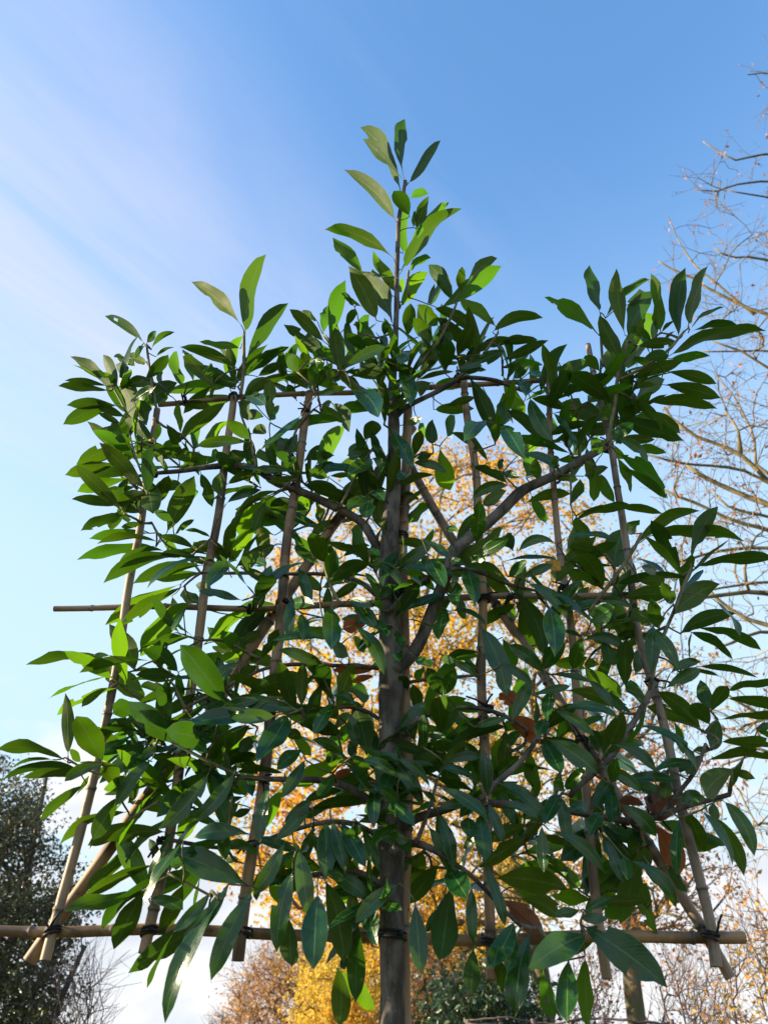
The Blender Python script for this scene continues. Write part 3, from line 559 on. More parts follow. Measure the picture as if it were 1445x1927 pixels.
def build_tie(x, y, rpx, dirpx, tails, seed):
    r = random.Random(seed)
    Y = D + 0.034
    if rpx > 20: Y = D + 0.006
    c = at(x, y, Y)
    sc = scale_at(x, y, Y)
    ax = unit(at(x + dirpx[0] * 20, y + dirpx[1] * 20, Y) - c)
    ref = unit(np.cross(ax, [0, 1, 0.02])); w = np.cross(ax, ref)
    R = rpx * sc * 1.05
    mb = MB()
    turns = 3 if rpx > 9 else 2
    n = turns * 16
    tr = 0.0021
    P = []
    for i in range(n + 1):
        a = 2 * math.pi * i / 16
        off = (i / n - 0.5) * tr * 2.1 * turns + 0.0012 * math.sin(a * 0.5 + seed) + 0.0022 * math.sin(a + seed)
        RR = R + 0.0008 * math.sin(3 * a + seed)
        P.append(c + ax * off + RR * math.cos(a) * ref + RR * 1.35 * math.sin(a) * w)
    mb.tube(P, tr, 6)
    knot = c - np.array([0, R * 1.3, 0]) + ref * R * r.uniform(-0.6, 0.6)
    for q in range(2):
        o = unit(np.array([r.uniform(-1, 1), r.uniform(-.3, .3), r.uniform(-1, 1)])) * 0.004
        mb.tube([knot - o, knot + o * 0.2 + np.array([0, -0.003, 0]), knot + o], [0.002, 0.0036, 0.002], 6)
    for q in range(tails):
        a = r.uniform(0, 6.28)
        dv = np.array([math.cos(a), -0.25, math.sin(a)])
        L = r.uniform(0.018, 0.04)
        mb.tube([knot, knot + dv * L * 0.5 + np.array([0, 0, 0.003]), knot + dv * L], [tr, tr * 0.95, tr * 0.9], 5)
    mb.build('tie', M['tie'], trellis)
for i, (x, y, rp, dp, tl) in enumerate(TIES):
    build_tie(x, y, rp, dp, tl, 300 + i)

laurel = thing('cherry_laurel', 'glossy dark green cherry laurel trained flat on a bamboo frame', 'tree', (float(pt(737, 1927)[0]), D, 0))
SKEL, SKEL_R = [], []
def stem(name, spec, d, mat, sides, step, seed, amp=0.0018, to_ground=False):
    P = [pt(s[0], s[1], d) for s in spec]
    R = [s[2] * scale_at(s[0], s[1], D + d) * (0.93 if to_ground else 0.84) for s in spec]
    if to_ground:
        b = P[0].copy(); x0 = b[0]
        P = [np.array([x0, b[1], -0.05]), np.array([x0, b[1], 0.03]), np.array([x0, b[1], 0.3])] + P
        R = [R[0] * 2.0, R[0] * 1.5, R[0] * 1.12] + R
    P, R = resample(P, R, step)
    P = wobble(P, amp, 14, seed)
    r = np.random.default_rng(seed)
    s_ = np.arange(len(P)) * step
    R = R * (1 + 0.035 * np.sin(s_ * 47 + seed) + 0.025 * np.sin(s_ * 113 + seed * 2)) 
    mb = MB()
    mb.tube(P, R, sides)
    o = mb.build(name, mat, laurel)
    SKEL.extend(P.tolist()); SKEL_R.extend(R.tolist())
    return P, R
tp, tr_ = stem('trunk', TRUNK, 0.0, M['bark'], 18, 0.015, 3, 0.0012, True)
def knot_on_trunk(px, py, rpx):
    # an old pruning scar: a raised ring with a sunken middle
    i = int(np.argmin(np.abs(tp[:, 2] - at(px, py, D - 0.02)[2])))
    c = tp[i].copy(); R = tr_[i]
    c = np.array([at(px, py, D - R)[0], c[1] - R * 0.93, c[2]])
    rr = rpx * scale_at(px, py, D)
    mb = MB()
    n = 14
    rings = [(1.25, 0.35), (1.0, -0.22), (0.62, -0.25), (0.42, 0.15), (0.1, 0.35)]
    V = [c + np.array([rr * f * math.cos(a) * 1.1, rr * dep, rr * f * math.sin(a) * 0.9]) for f, dep in rings for a in np.arange(n) * 2 * math.pi / n]
    F = [(j * n + i, j * n + (i + 1) % n, (j + 1) * n + (i + 1) % n, (j + 1) * n + i) for j in range(len(rings) - 1) for i in range(n)]
    F.append(tuple((len(rings) - 1) * n + i for i in range(n)))
    mb.add(V, F)
    mb.build('knot', M['bark'], laurel)
knot_on_trunk(733, 1300, 8); knot_on_trunk(728, 1396, 5); knot_on_trunk(731, 975, 4)
for i, (spec, d) in enumerate(BOUGHS):
    big = max(s[2] for s in spec)
    sub = [(x, y, r) for x, y, r in spec]
    stem('branch', sub, d, M['bark'] if big > 4.6 else M['twig'], 10 if big > 6 else 7, 0.012, 60 + i)

# ---- leaves
def depth_noise(x, y):
    return 0.5 * math.sin(x * 0.021 + y * 0.013 + 1.3) + 0.5 * math.sin(x * 0.011 - y * 0.027 + 4.1)
FACE_D = {'t': -0.055, 'u': 0.0, 'b': 0.05, 'l': 0.01, 'd': 0.025}
HID = 0.075
leaf_specs = []
for (ox, oy, s), txt in LEAVES:
    for row in txt.split(';'):
        q = row.split(',')
        bx, by, tx, ty, w = (float(v) for v in q[:5])
        f = q[5]; c = float(q[6]) / s if len(q) > 6 else 0.0
        leaf_specs.append((ox + bx / s, oy + by / s, ox + bx / s + (tx - bx) / s * 1.10, oy + by / s + (ty - by) / s * 1.10, w / s, f, c))
# leaves half hidden inside the plant, behind the ones measured
_r = random.Random(77)
_n0 = len(leaf_specs)
for _ in range(110):
    q = leaf_specs[_r.randrange(_n0)]
    bx, by = q[0] + _r.gauss(0, 22), q[1] + _r.gauss(0, 22)
    if by < 720 or not (250 < bx < 1240): continue
    an = _r.uniform(-0.5, 3.64)
    L_ = _r.uniform(60, 105) * (0.75 + 0.5 * (by - 700) / 1200)
    leaf_specs.append((bx, by, bx + L_ * math.cos(an), by + L_ * math.sin(an) * 0.9, L_ * 0.33, _r.choice('bbuH'), _r.uniform(0, 6)))

def leaf_mesh(B, C, T, N0, W, kind, r, ang_fold, notch):
    """a blade on the curve B-C-T; N0 = upper side, W = full width"""
    ts = np.array([0, .06, .10, .16, .25, .36, .48, .60, .71, .80, .87, .93, .97, 1.0])
    n = len(ts)
    L = np.linalg.norm(T - B)
    cols = (-1.0, -0.5, 0.0, 0.5, 1.0)
    V, UV = [], []
    und, ph = r.uniform(0.03, 0.24), r.uniform(0, 6.28)
    peak = r.uniform(0.48, 0.60); ex = r.uniform(0.54, 0.78)
    tipk = r.uniform(1.0, 1.35)
    curl = r.uniform(-0.2, 1.4) if r.random() < 0.6 else r.uniform(-0.5, 0.3)
    twist = r.uniform(-0.9, 0.9)
    for i, t in enumerate(ts):
        p = (1 - t) ** 2 * B + 2 * t * (1 - t) * C + t * t * T
        tan = unit(2 * (1 - t) * (C - B) + 2 * t * (T - C))
        Nn = unit(N0 - tan * np.dot(N0, tan)); Wd = np.cross(tan, Nn)
        a = twist * (t - 0.45)
        Wd, Nn = Wd * math.cos(a) + Nn * math.sin(a), Nn * math.cos(a) - Wd * math.sin(a)
        if t < 0.06: hw = 0.05
        else:
            q = (t - 0.06) / 0.94
            hw = (math.sin(math.pi * q ** (math.log(0.5) / math.log(peak))) ** ex) if 0 < q < 1 else 0.0
            if q > 0.86: hw *= 1 - 0.55 * ((q - 0.86) / 0.14) ** tipk
            hw = max(hw, 0.012)
            if q < 0.02: hw = 0.06
        hw *= W * 0.5
        p = p - Nn * L * 0.05 * curl * max(0, (t - 0.6) / 0.4) ** 2
        for s in cols:
            k = hw
            if notch and abs(s) > 0.7 and notch[0] == (1 if s > 0 else -1):
                k *= 1 - notch[2] * math.exp(-((t - notch[1]) / 0.07) ** 2)
            up = abs(s) ** 1.4 * hw * math.tan(ang_fold) * 0.55 + und * hw * math.sin(11 * t + ph + (1.7 if s > 0 else 0)) * abs(s)
            V.append(p + Wd * s * k * math.cos(ang_fold * 0.6) + Nn * up)
            UV.append((s, t))
    F = [(i * 5 + j, i * 5 + j + 1, (i + 1) * 5 + j + 1, (i + 1) * 5 + j) for i in range(n - 1) for j in range(4)]
    if r.random() < 0.10:                        # eaten through by a beetle
        for _ in range(r.randint(1, 2)): F.pop(r.randrange(6, len(F) - 8) // 4 * 4 + r.choice((0, 3)))
    return np.array(V), F, np.array(UV)

BASES, LEAF_OUT = [], []
for li, (bx, by, tx, ty, w, f, bow) in enumerate(leaf_specs):
    r = random.Random(1000 + li)
    mx, my = (bx + tx) / 2, (by + ty) / 2
    hid = f == 'H' or li >= _n0
    if f == 'H': f = 'u'
    db = (HID if hid else FACE_D[f]) + 0.035 * depth_noise(bx, by) + r.uniform(-0.012, 0.012)
    db += lean(my)
    lpx = math.hypot(tx - bx, ty - by)
    need = 2.75 * w * r.uniform(0.95, 1.1)
    sc0 = scale_at(mx, my, D + db)
    extra = math.sqrt(max(0.0, need ** 2 - lpx ** 2)) * sc0
    extra = min(extra, 0.085)
    sgn = {'t': -1, 'u': -1, 'b': 1, 'l': 1, 'd': -1}[f]
    if f == 'u' and r.random() < 0.45: sgn = 1
    dt = db + sgn * (extra + r.uniform(0.0, 0.02))
    B, T = at(bx, by, D + db), at(tx, ty, D + dt)
    nx, ny = -(ty - by), (tx - bx)
    nl = math.hypot(nx, ny) or 1
    nx, ny = nx / nl, ny / nl
    if abs(tx - bx) >= abs(ty - by):
        if ny > 0: nx, ny = -nx, -ny
    elif nx < 0: nx, ny = -nx, -ny
    C = at(mx + 2 * bow * nx, my + 2 * bow * ny, D + (db + dt) / 2)
    a = unit(T - B); L = float(np.linalg.norm(T - B))
    Mid = (B + T) / 2
    v = unit(Mid - CAM)
    e1 = unit(np.cross(a, v)); e2 = np.cross(e1, a)
    if np.dot(e2, v) > 0: e2 = -e2
    Wa = w * scale_at(mx, my, D + (db + dt) / 2) * 0.90 * (1.3 if f == 'd' else 1)
    Wt = max(Wa * 1.03, L * r.uniform(0.20, 0.26))
    if f in 'bl': Wt = max(Wt, Wa * 1.35)
    Wt = min(Wt, 0.085)
    cf = min(1.0, max(0.2, Wa / Wt)); sf = math.sqrt(1 - cf * cf)
    best = None
    for sg in (1, -1):
        Wd = cf * e1 + sg * sf * e2
        N = unit(np.cross(Wd, a))
        vis = N if np.dot(N, v) < 0 else -N
        lit = float(np.dot(vis, SUN))
        score = {'b': -lit, 'l': lit, 't': 0.6 * vis[2], 'u': -0.7 * vis[2] - 0.2 * max(lit, 0), 'd': -vis[2]}[f]
        if best is None or score > best[0]: best = (score, vis)
    vis = best[1]
    Ntop = vis if f == 't' else -vis
    arch = {'t': 0.09, 'u': 0.06, 'b': 0.04, 'l': 0.04, 'd': 0.05}[f] * r.uniform(0.2, 1.5)
    C = C + Ntop * L * arch
    notch = None
    if r.random() < 0.2: notch = (r.choice((1, -1)), r.uniform(0.35, 0.9), r.uniform(0.3, 0.75))
    V, F, UV = leaf_mesh(B, C, T, Ntop, Wt, f, r, r.uniform(0.10, 0.42), notch)
    size = lpx * w
    LEAF_OUT.append((size, V, F, UV, f, r.random() + (2 if f in 'bl' else 0)))  # sunlit and lit-through leaves are marked for the added backlit glow
    BASES.append(B)

# shoots: whorls of leaves round short twigs all through the plant
_r = random.Random(314)
FRONT = [(742, 655), (715, 690), (765, 700), (748, 740), (728, 765), (755, 1065), (716, 1110), (760, 1150), (705, 1170), (745, 1440), (770, 1470), (720, 1500), (745, 1540), (690, 1560), (700, 1690)]
EXTRA = [(1168, 690), (1200, 720), (1228, 650), (1125, 735), (1190, 780), (1150, 790), (640, 680), (680, 640), (830, 640), (600, 700), (880, 690), (540, 720), (1000, 720), (960, 690), (300, 1260), (350, 1330), (420, 1290), (260, 1380), (380, 1400), (330, 1190), (450, 1350), (1180, 1400), (1120, 1300), (1250, 1450), (1060, 1380), (1180, 1200), (1100, 1060), (420, 1560), (560, 1600), (860, 1640), (1000, 1600)]
FRONT += EXTRA
for wv in range(72 + len(FRONT)):
    while True:
        if wv >= 72:
            bx, by = FRONT[wv - 72]; break
        q = leaf_specs[_r.randrange(_n0)]
        bx, by = q[0] + _r.gauss(0, 18), q[1] + _r.gauss(0, 18)
        if 640 < by < 1700 and 190 < bx < 1300: break
    d0 = _r.uniform(-0.03, 0.12) if wv < 72 or wv >= 72 + len(FRONT) - len(EXTRA) else _r.uniform(-0.055, -0.035)
    B0 = at(bx, by, D + d0)
    low = (by - 640) / 1060
    sx = 1 if bx > 738 else -1
    ax = unit(np.array([sx * _r.uniform(-0.2, 0.9), _r.uniform(-0.7, 0.5) - (0.6 if wv >= 72 else 0), _r.uniform(0.1, 1.0) - 0.35 * low]))
    r1 = unit(np.cross(ax, [0.2, 0.3, 0.9])); r2 = np.cross(ax, r1)
    ph = _r.uniform(0, 6.28); m = _r.randint(4, 6)
    for j in range(m):
        an = ph + j * 2.4
        B = B0 - ax * 0.011 * j
        L = _r.uniform(0.095, 0.142) * (0.72 if wv >= 72 else 1) * (1.12 - 0.12 * low)
        open_ = _r.uniform(0.5, 1.3) + 0.3 * low
        dv = unit(ax + (math.cos(an) * r1 + math.sin(an) * r2) * open_ + np.array([0, 0, -0.55 * low]))
        N = ax - dv * np.dot(ax, dv) + np.array([0, 0, 0.25])
        N = unit(N - dv * np.dot(N, dv))
        T = B + dv * L
        C = (B + T) / 2 + N * L * _r.uniform(0.03, 0.13)
        W = L * _r.uniform(0.22, 0.29)
        V, F, UV = leaf_mesh(B, C, T, N, W, 'u', _r, _r.uniform(0.1, 0.45), (_r.choice((1, -1)), _r.uniform(0.4, 0.9), 0.5) if _r.random() < 0.15 else None)
        LEAF_OUT.append((0.4 * (L / scale_at(bx, by, D)) ** 2 * 0.25, V, F, UV, 'u', _r.random() + (2 if wv % 3 == 0 else 0)))  # every third whorl gets the added backlit glow too
        BASES.append(B)

order = sorted(range(len(LEAF_OUT)), key=lambda i: -LEAF_OUT[i][0])
keep = order[:298]
dead = [i for i in order[298:] if LEAF_OUT[i][4] == 'd']
for i in keep + dead:
    sz, V, F, UV, f, tv = LEAF_OUT[i]
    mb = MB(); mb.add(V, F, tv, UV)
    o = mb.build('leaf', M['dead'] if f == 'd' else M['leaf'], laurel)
    if f == 'd': o['label'] = 'withered reddish brown leaf'
mb = MB()
for i in order[298:]:
    sz, V, F, UV, f, tv = LEAF_OUT[i]
    if f == 'd': continue
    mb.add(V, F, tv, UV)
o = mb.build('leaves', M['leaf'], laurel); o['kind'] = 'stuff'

# ---- twigs: every leaf is carried by the nearest stem or by its neighbour's twig
def build_twigs():
    S = np.array(SKEL); SR = np.array(SKEL_R)
    Bp = np.array(BASES); n = len(Bp)
    dist = np.empty(n); par = np.empty(n, dtype=int); cost_par = np.zeros(n)
    for i in range(n):
        d = np.linalg.norm(S - Bp[i], axis=1) - SR * 0.5
        j = int(np.argmin(d)); dist[i] = d[j]; par[i] = -1 - j
    done = np.zeros(n, bool); root = np.zeros(n, int); path = np.zeros(n)
    edges = []
    for _ in range(n):
        c = np.where(done, 1e9, dist); i = int(np.argmin(c))
        done[i] = True
        if par[i] < 0: p = S[-1 - par[i]]; root[i] = i
        else: p = Bp[par[i]]; root[i] = root[par[i]]
        path[i] = np.linalg.norm(Bp[i] - p) + (0 if par[i] < 0 else path[par[i]])
        edges.append((i, par[i], p))
        d = np.linalg.norm(Bp - Bp[i], axis=1) * 1.0 + 0.12 * path[i]
        up = (d < dist) & ~done
        dist[up] = d[up]; par[up] = i
    size = {}
    ch = np.zeros(n, int)
    for i, p_, _ in reversed(edges):
        if p_ >= 0: ch[p_] += ch[i] + 1
    groups = {}
    for i, p_, p in edges: groups.setdefault(root[i], []).append((i, p_, p))
    loose = MB()
    for g, es in groups.items():
        tot = sum(np.linalg.norm(Bp[i] - p) for i, _, p in es)
        mb = MB() if tot > 0.05 else loose
        for i, p_, p in es:
            q = Bp[i]; L = np.linalg.norm(q - p)
            if L < 1e-4: continue
            r = random.Random(i)
            off = np.array([r.uniform(-1, 1), r.uniform(-1, 1), r.uniform(-0.6, 1.0)]) * L * 0.09
            ra = 0.0013 + 0.0003 * min(6, ch[i])
            rb = 0.0011 + 0.00025 * min(5, ch[i])
            mb.tube([p, p + (q - p) * 0.33 + off, p + (q - p) * 0.7 + off * 0.8, q], [ra * 1.2, ra, (ra + rb) / 2, rb], 5)
        if mb is not loose: mb.build('twig', M['twig'], laurel)
    if loose.n: 
        o = loose.build('leaf_stalks', M['twig'], laurel); o['kind'] = 'stuff'
build_twigs()

# small things caught in the branches
def lobed_leaf(name, label, px, py, size, d, mat, seed):
    r = random.Random(seed)
    c = at(px, py, D + d)
    mb = MB()
    n = 40; V = [(0, 0, 0)]; UV = [(0.3, 0.5)]
    for i in range(n):
        a = 2 * math.pi * i / n
        lob = 0.62 + 0.38 * abs(math.cos(2.5 * a)) ** 0.7 + 0.06 * math.sin(11 * a)
        x, z = math.sin(a) * lob, math.cos(a) * lob
        V.append((x * size, 0.25 * size * (x * x - z * z) + r.uniform(-.05, .05) * size, z * size)); UV.append((x, 0.5 + z / 2))
    F = [(0, 1 + i, 1 + (i + 1) % n) for i in range(n)]
    rot = Vector((0.4, -0.3, 0.75)).normalized()
    mb.add(V, F, 0.6, UV)
    mb.tube([(0, 0, -0.4 * size), (0.1 * size, 0, -0.9 * size), (0.25 * size, 0.02, -1.5 * size)], 0.001, 4, val=0.5)
    o = mb.build(name, mat)
    o.location = c; o.rotation_euler = (rad(r.uniform(-25, 25)), rad(r.uniform(-40, 40)), rad(r.uniform(-30, 30)))
    tag(o, label, 'leaf')
lobed_leaf('fallen_leaf', 'yellow lobed autumn leaf caught on the laurel right of the trunk', 1042, 1062, 0.017, -0.06, M['yellow'], 4)
lobed_leaf('fallen_leaf', 'dry grey brown curled leaf lodged beside the black tie', 958, 1312, 0.020, -0.02, M['dead'], 7)
# ------------------------------------------------------------------ the trees behind
def in_poly(x, y, poly):
    c = False; j = len(poly) - 1
    for i in range(len(poly)):
        (xi, yi), (xj, yj) = poly[i], poly[j]
        if (yi > y) != (yj > y) and x < (xj - xi) * (y - yi) / (yj - yi) + xi: c = not c
        j = i
    return c
def attractors(poly, Y0, Y1, n, seed, dens=None):
    r = random.Random(seed)
    xs, ys = [p[0] for p in poly], [p[1] for p in poly]
    out = []
    tries = 0
    while len(out) < n and tries < n * 200:
        tries += 1
        x, y = r.uniform(min(xs), max(xs)), r.uniform(min(ys), max(ys))
        if not in_poly(x, y, poly): continue
        if dens and r.random() > dens(x, y): continue
        p = at(x, y, r.uniform(Y0, Y1))
        if p[2] < 0.25: continue
        out.append(p)
    return np.array(out)
def grow(att, trunk, seed, step=0.4, pathw=0.25, down=1.2, lift=0.12, jit=0.05, swing=0.35):
    """carries every point of att on a branching skeleton that starts from the trunk line(s)"""
    r = np.random.default_rng(seed)
    nodes, par, plen, dirs = [], [], [], []
    for line in trunk:
        line = np.asarray(line, float)
        seg = np.linalg.norm(np.diff(line, axis=0), axis=1); arc = np.concatenate([[0], np.cumsum(seg)])
        m = max(3, int(arc[-1] / (step * 0.7)))
        P = np.stack([np.interp(np.linspace(0, arc[-1], m), arc, line[:, i]) for i in range(3)], 1)
        b = len(nodes)
        for i, p in enumerate(P):
            nodes.append(p); par.append(b + i - 1 if i else -1); plen.append(arc[-1] * i / m * 0.3)
            dirs.append(unit(P[min(i + 1, m - 1)] - P[max(i - 1, 0)]))
    nt = len(nodes)
    cap = nt + len(att) * 60
    A = np.zeros((cap, 3)); A[:nt] = nodes
    PL = np.zeros(cap); PL[:nt] = plen
    n = nt
    dmin = np.min(np.linalg.norm(att[:, None, :] - A[None, :nt:2, :], axis=2), axis=1)
    chains, tips = [], []
    low = A[:nt, 2].min() + 0.16 * (A[:nt, 2].max() - A[:nt, 2].min())
    for k in np.argsort(dmin):
        a = att[k]
        d = np.linalg.norm(A[:n] - a, axis=1)
        dz = A[:n, 2] - a[2]
        cost = d + pathw * PL[:n] + down * np.maximum(0, dz + 0.3 * d)
        j = int(np.argmin(cost)); dd = d[j]
        m = min(50, max(2, int(dd / step) + 1))
        p0 = A[j]; dr = dirs[j]
        ctrl = p0 + dr * dd * swing + (a - p0) * (0.5 - swing * 0.7) + np.array([0, 0, lift * dd])
        ids = [j]
        for q in range(1, m + 1):
            t = q / m
            p = (1 - t) ** 2 * p0 + 2 * t * (1 - t) * ctrl + t * t * a
            if q < m: p = p + r.normal(0, jit * step, 3)
            A[n] = p; PL[n] = PL[ids[-1]] + dd / m; par.append(ids[-1])
            dirs.append(unit(p - A[ids[-1]])); ids.append(n); n += 1
        chains.append(ids); tips.append(n - 1)
    cnt = np.zeros(n)
    cnt[tips] = 1
    for i in range(n - 1, -1, -1):
        if par[i] >= 0: cnt[par[i]] += cnt[i]
    return A[:n], cnt, chains, dirs, nt, tips
def leaf_cloud(C, size, tint, r, aspect=0.55, fold=0.25, hang=0.0):
    """one mesh of many small folded leaves at the points C"""
    n = len(C)
    a = r.normal(size=(n, 3)); a[:, 2] -= hang
    a /= np.linalg.norm(a, axis=1, keepdims=True)
    b = np.cross(a, r.normal(size=(n, 3))); b /= np.maximum(np.linalg.norm(b, axis=1, keepdims=True), 1e-6)
    c = np.cross(a, b)
    L = (size * r.uniform(0.6, 1.25, n))[:, None]
    V = np.empty((n, 4, 3))
    V[:, 0] = C; V[:, 2] = C + a * L
    mid = C + a * L * 0.48 + c * L * fold * 0.5
    V[:, 1] = mid + b * L * aspect * 0.5; V[:, 3] = mid - b * L * aspect * 0.5
    idx = np.arange(n)[:, None] * 4
    F = np.concatenate([idx + np.array([0, 1, 2]), idx + np.array([0, 2, 3])], 1).reshape(-1, 3)
    return V.reshape(-1, 3), F, np.repeat(tint, 4)
def cloud_object(name, V, F, T, mat, parent):
    me = bpy.data.meshes.new(name)
    me.vertices.add(len(V)); me.vertices.foreach_set('co', V.astype(np.float32).ravel())
    me.loops.add(len(F) * 3); me.loops.foreach_set('vertex_index', F.astype(np.int32).ravel())
    me.polygons.add(len(F))
    me.polygons.foreach_set('loop_start', np.arange(0, len(F) * 3, 3, dtype=np.int32))
    me.update(calc_edges=True)
    a = me.attributes.new('tint', 'FLOAT', 'POINT'); a.data.foreach_set('value', T.astype(np.float32))
    me.materials.append(mat); me.validate()
    o = bpy.data.objects.new(name, me); COL.objects.link(o)
    o.parent = parent; o.matrix_parent_inverse = parent.matrix_basis.inverted()
    o['kind'] = 'stuff'
    return o

def make_tree(name, label, cat, base, trunk, att, seed, rtip, expo, bark, leafmat=None, per=20, spread=0.4, size=0.09,
              twigs=3, twl=0.45, droop=0.0, rtrunk=None, nbranch=30, hang=0.0, aspect=0.55, group=None, step=0.4,
              tintf=None, pathw=0.25, down=1.2, lift=0.12, twr=None, gz=1.0, jit=0.05, ontwig=0.5, twn=0.65, swing=0.35, rlines=None):
    r = np.random.default_rng(seed)
    root = thing(name, label, cat, base, group)
    A, cnt, chains, dirs, nt, tips = grow(att, trunk, seed, step, pathw, down, lift, jit, swing)
    Rn = rtip * np.maximum(cnt, 1) ** expo
    # trunk line(s)
    mb = MB(); i0 = 0
    for li, line in enumerate(trunk):
        line = np.asarray(line, float)
        seg = np.linalg.norm(np.diff(line, axis=0), axis=1).sum()
        m = max(3, int(seg / (step * 0.7)))
        P = A[i0:i0 + m]; R = np.maximum(Rn[i0:i0 + m].copy(), rtip)
        if rlines: R = rlines[li] * (1 - 0.72 * np.linspace(0, 1, m))
        elif rtrunk: R = np.maximum(R * 0, rtrunk * (1 - 0.75 * np.linspace(0, 1, m) ** 1.3))
        R[0] *= 1.35
        mb.tube(wobble(P, R.max() * 0.25, 1.7, seed), R * (1 + 0.05 * np.sin(np.arange(m) * 1.9)), 12 if R.max() > 0.05 else 6)
        i0 += m
    mb.build('trunk', bark, root)
    rt = rtrunk or 9
    lens = [Rn[ids[1]] for ids in chains]
    bigs = set(np.argsort(lens)[::-1][:nbranch].tolist())
    small = MB()
    for k, ids in enumerate(chains):
        P = A[ids].copy(); R = Rn[ids].copy(); R[0] = min(R[0], R[1] * 1.25)
        R = np.minimum(R, rt * 0.7)
        if k in bigs:
            b = MB(); b.tube(P, R, 7, caps=False); b.build('branch', bark, root)
        else:
            small.tube(P, R, 4 if R[0] > 0.012 else 3, caps=False)
    # fine twigs at the ends
    tw_pts = []
    twr = twr or rtip * 0.6
    for ids in chains:
        for q in range(twigs):
            i = ids[-1] if q == 0 else ids[int(r.integers(max(1, len(ids) // 2), len(ids)))]
            p = A[i]; d = unit(np.array(dirs[i]) + r.normal(0, twn, 3) + np.array([0, 0, 0.15 * gz]))
            L = twl * r.uniform(0.5, 1.3)
            p1 = p + d * L * 0.5 + r.normal(0, 0.04, 3) * L
            p2 = p + d * L + np.array([0, 0, -droop * L]) + r.normal(0, 0.08, 3) * L
            small.tube([p, p1, p2], [twr, twr * 0.85, twr * 0.5], 3, caps=False)
            tw_pts += [p1, p2, (p1 + p2) / 2]
            if q % 2 == 0:
                d2 = unit(d + r.normal(0, 0.8, 3)); p3 = p1 + d2 * L * 0.45 + np.array([0, 0, -droop * L * 0.4])
                small.tube([p1, p3], [twr * 0.7, twr * 0.4], 3, caps=False); tw_pts.append(p3)
    o = small.build('twigs', bark, root); o['kind'] = 'stuff'
    if leafmat and per:
        tp_ = np.array(tw_pts)
        n = int(per * len(chains))
        pick = tp_[r.integers(0, len(tp_), n)]
        tipp = A[tips][r.integers(0, len(tips), n)]
        on = r.random(n) < ontwig
        C = np.where(on[:, None], pick + r.normal(0, spread * 0.2, (n, 3)), tipp + r.normal(0, spread, (n, 3)) * np.array([1, 1, 0.8]))
        C = C[C[:, 2] > 0.05]
        n = len(C)
        base_t = 0.5 + 0.28 * np.sin(C[:, 0] * 1.1 + C[:, 2] * 0.9 + seed) * np.sin(C[:, 1] * 0.8 + C[:, 2] * 0.5 + 2)
        t = np.clip(base_t + r.normal(0, 0.17, n), 0, 1)
        if tintf is not None: t = np.clip(tintf(C, t), 0, 1)
        V, F, T = leaf_cloud(C, size, t, r, aspect, 0.3, hang)
        cloud_object('crown', V, F, T, leafmat, root)
    return root

M['bark_oak'] = mat_bark('oak_bark', (0.10, 0.085, 0.06), (0.20, 0.16, 0.10), (0.13, 0.13, 0.055), 6, 0.9, 0.012, (0.12, 0.12, 0.045))
M['bark_birch'] = mat_bark('grey_bark', (0.12, 0.095, 0.052), (0.27, 0.205, 0.10), (0.20, 0.165, 0.06), 9, 0.75, 0.004)
M['bark_dark'] = mat_bark('dark_bark', (0.06, 0.05, 0.045), (0.11, 0.09, 0.08), (0.05, 0.045, 0.04), 12, 0.85, 0.004)
M['bark_red'] = mat_bark('shrub_bark', (0.11, 0.075, 0.06), (0.19, 0.14, 0.12), (0.09, 0.06, 0.05), 16, 0.8, 0.003)
M['gold'] = mat_foliage('golden_leaves', [(0.0, (0.56, 0.22, 0.03)), (0.3, (0.74, 0.38, 0.035)), (0.6, (0.78, 0.49, 0.045)), (0.85, (0.62, 0.48, 0.06)), (1.0, (0.36, 0.35, 0.08))], 0.55)
M['orange'] = mat_foliage('orange_leaves', [(0.0, (0.42, 0.14, 0.045)), (0.4, (0.66, 0.27, 0.08)), (0.75, (0.70, 0.42, 0.10)), (1.0, (0.38, 0.35, 0.09))], 0.45)
M['rust'] = mat_foliage('rust_leaves', [(0.0, (0.45, 0.20, 0.08)), (0.5, (0.66, 0.34, 0.12)), (1.0, (0.70, 0.44, 0.16))], 0.4)
M['yellow_l'] = mat_foliage('yellow_leaves', [(0.0, (0.70, 0.34, 0.06)), (0.4, (0.84, 0.54, 0.08)), (0.7, (0.74, 0.55, 0.09)), (1.0, (0.38, 0.37, 0.09))], 0.45)
M['holm'] = mat_foliage('evergreen_leaves', [(0.0, (0.040, 0.050, 0.020)), (0.6, (0.080, 0.090, 0.036)), (1.0, (0.14, 0.14, 0.065))], 0.15, 0.36, 0.32)
M['shrub_l'] = mat_foliage('shrub_leaves', [(0.0, (0.020, 0.045, 0.018)), (0.6, (0.040, 0.085, 0.028)), (1.0, (0.075, 0.11, 0.03))], 0.2, 0.35, 0.5)
M['brown_l'] = mat_foliage('withered_leaves', [(0.0, (0.26, 0.10, 0.055)), (0.5, (0.46, 0.20, 0.09)), (1.0, (0.62, 0.34, 0.14))], 0.35)

def ground_at(px, Y):
    # the ground point below the photo column px at the depth Y
    p = at(px, 1990, Y); return np.array([p[0], Y, 0.0])

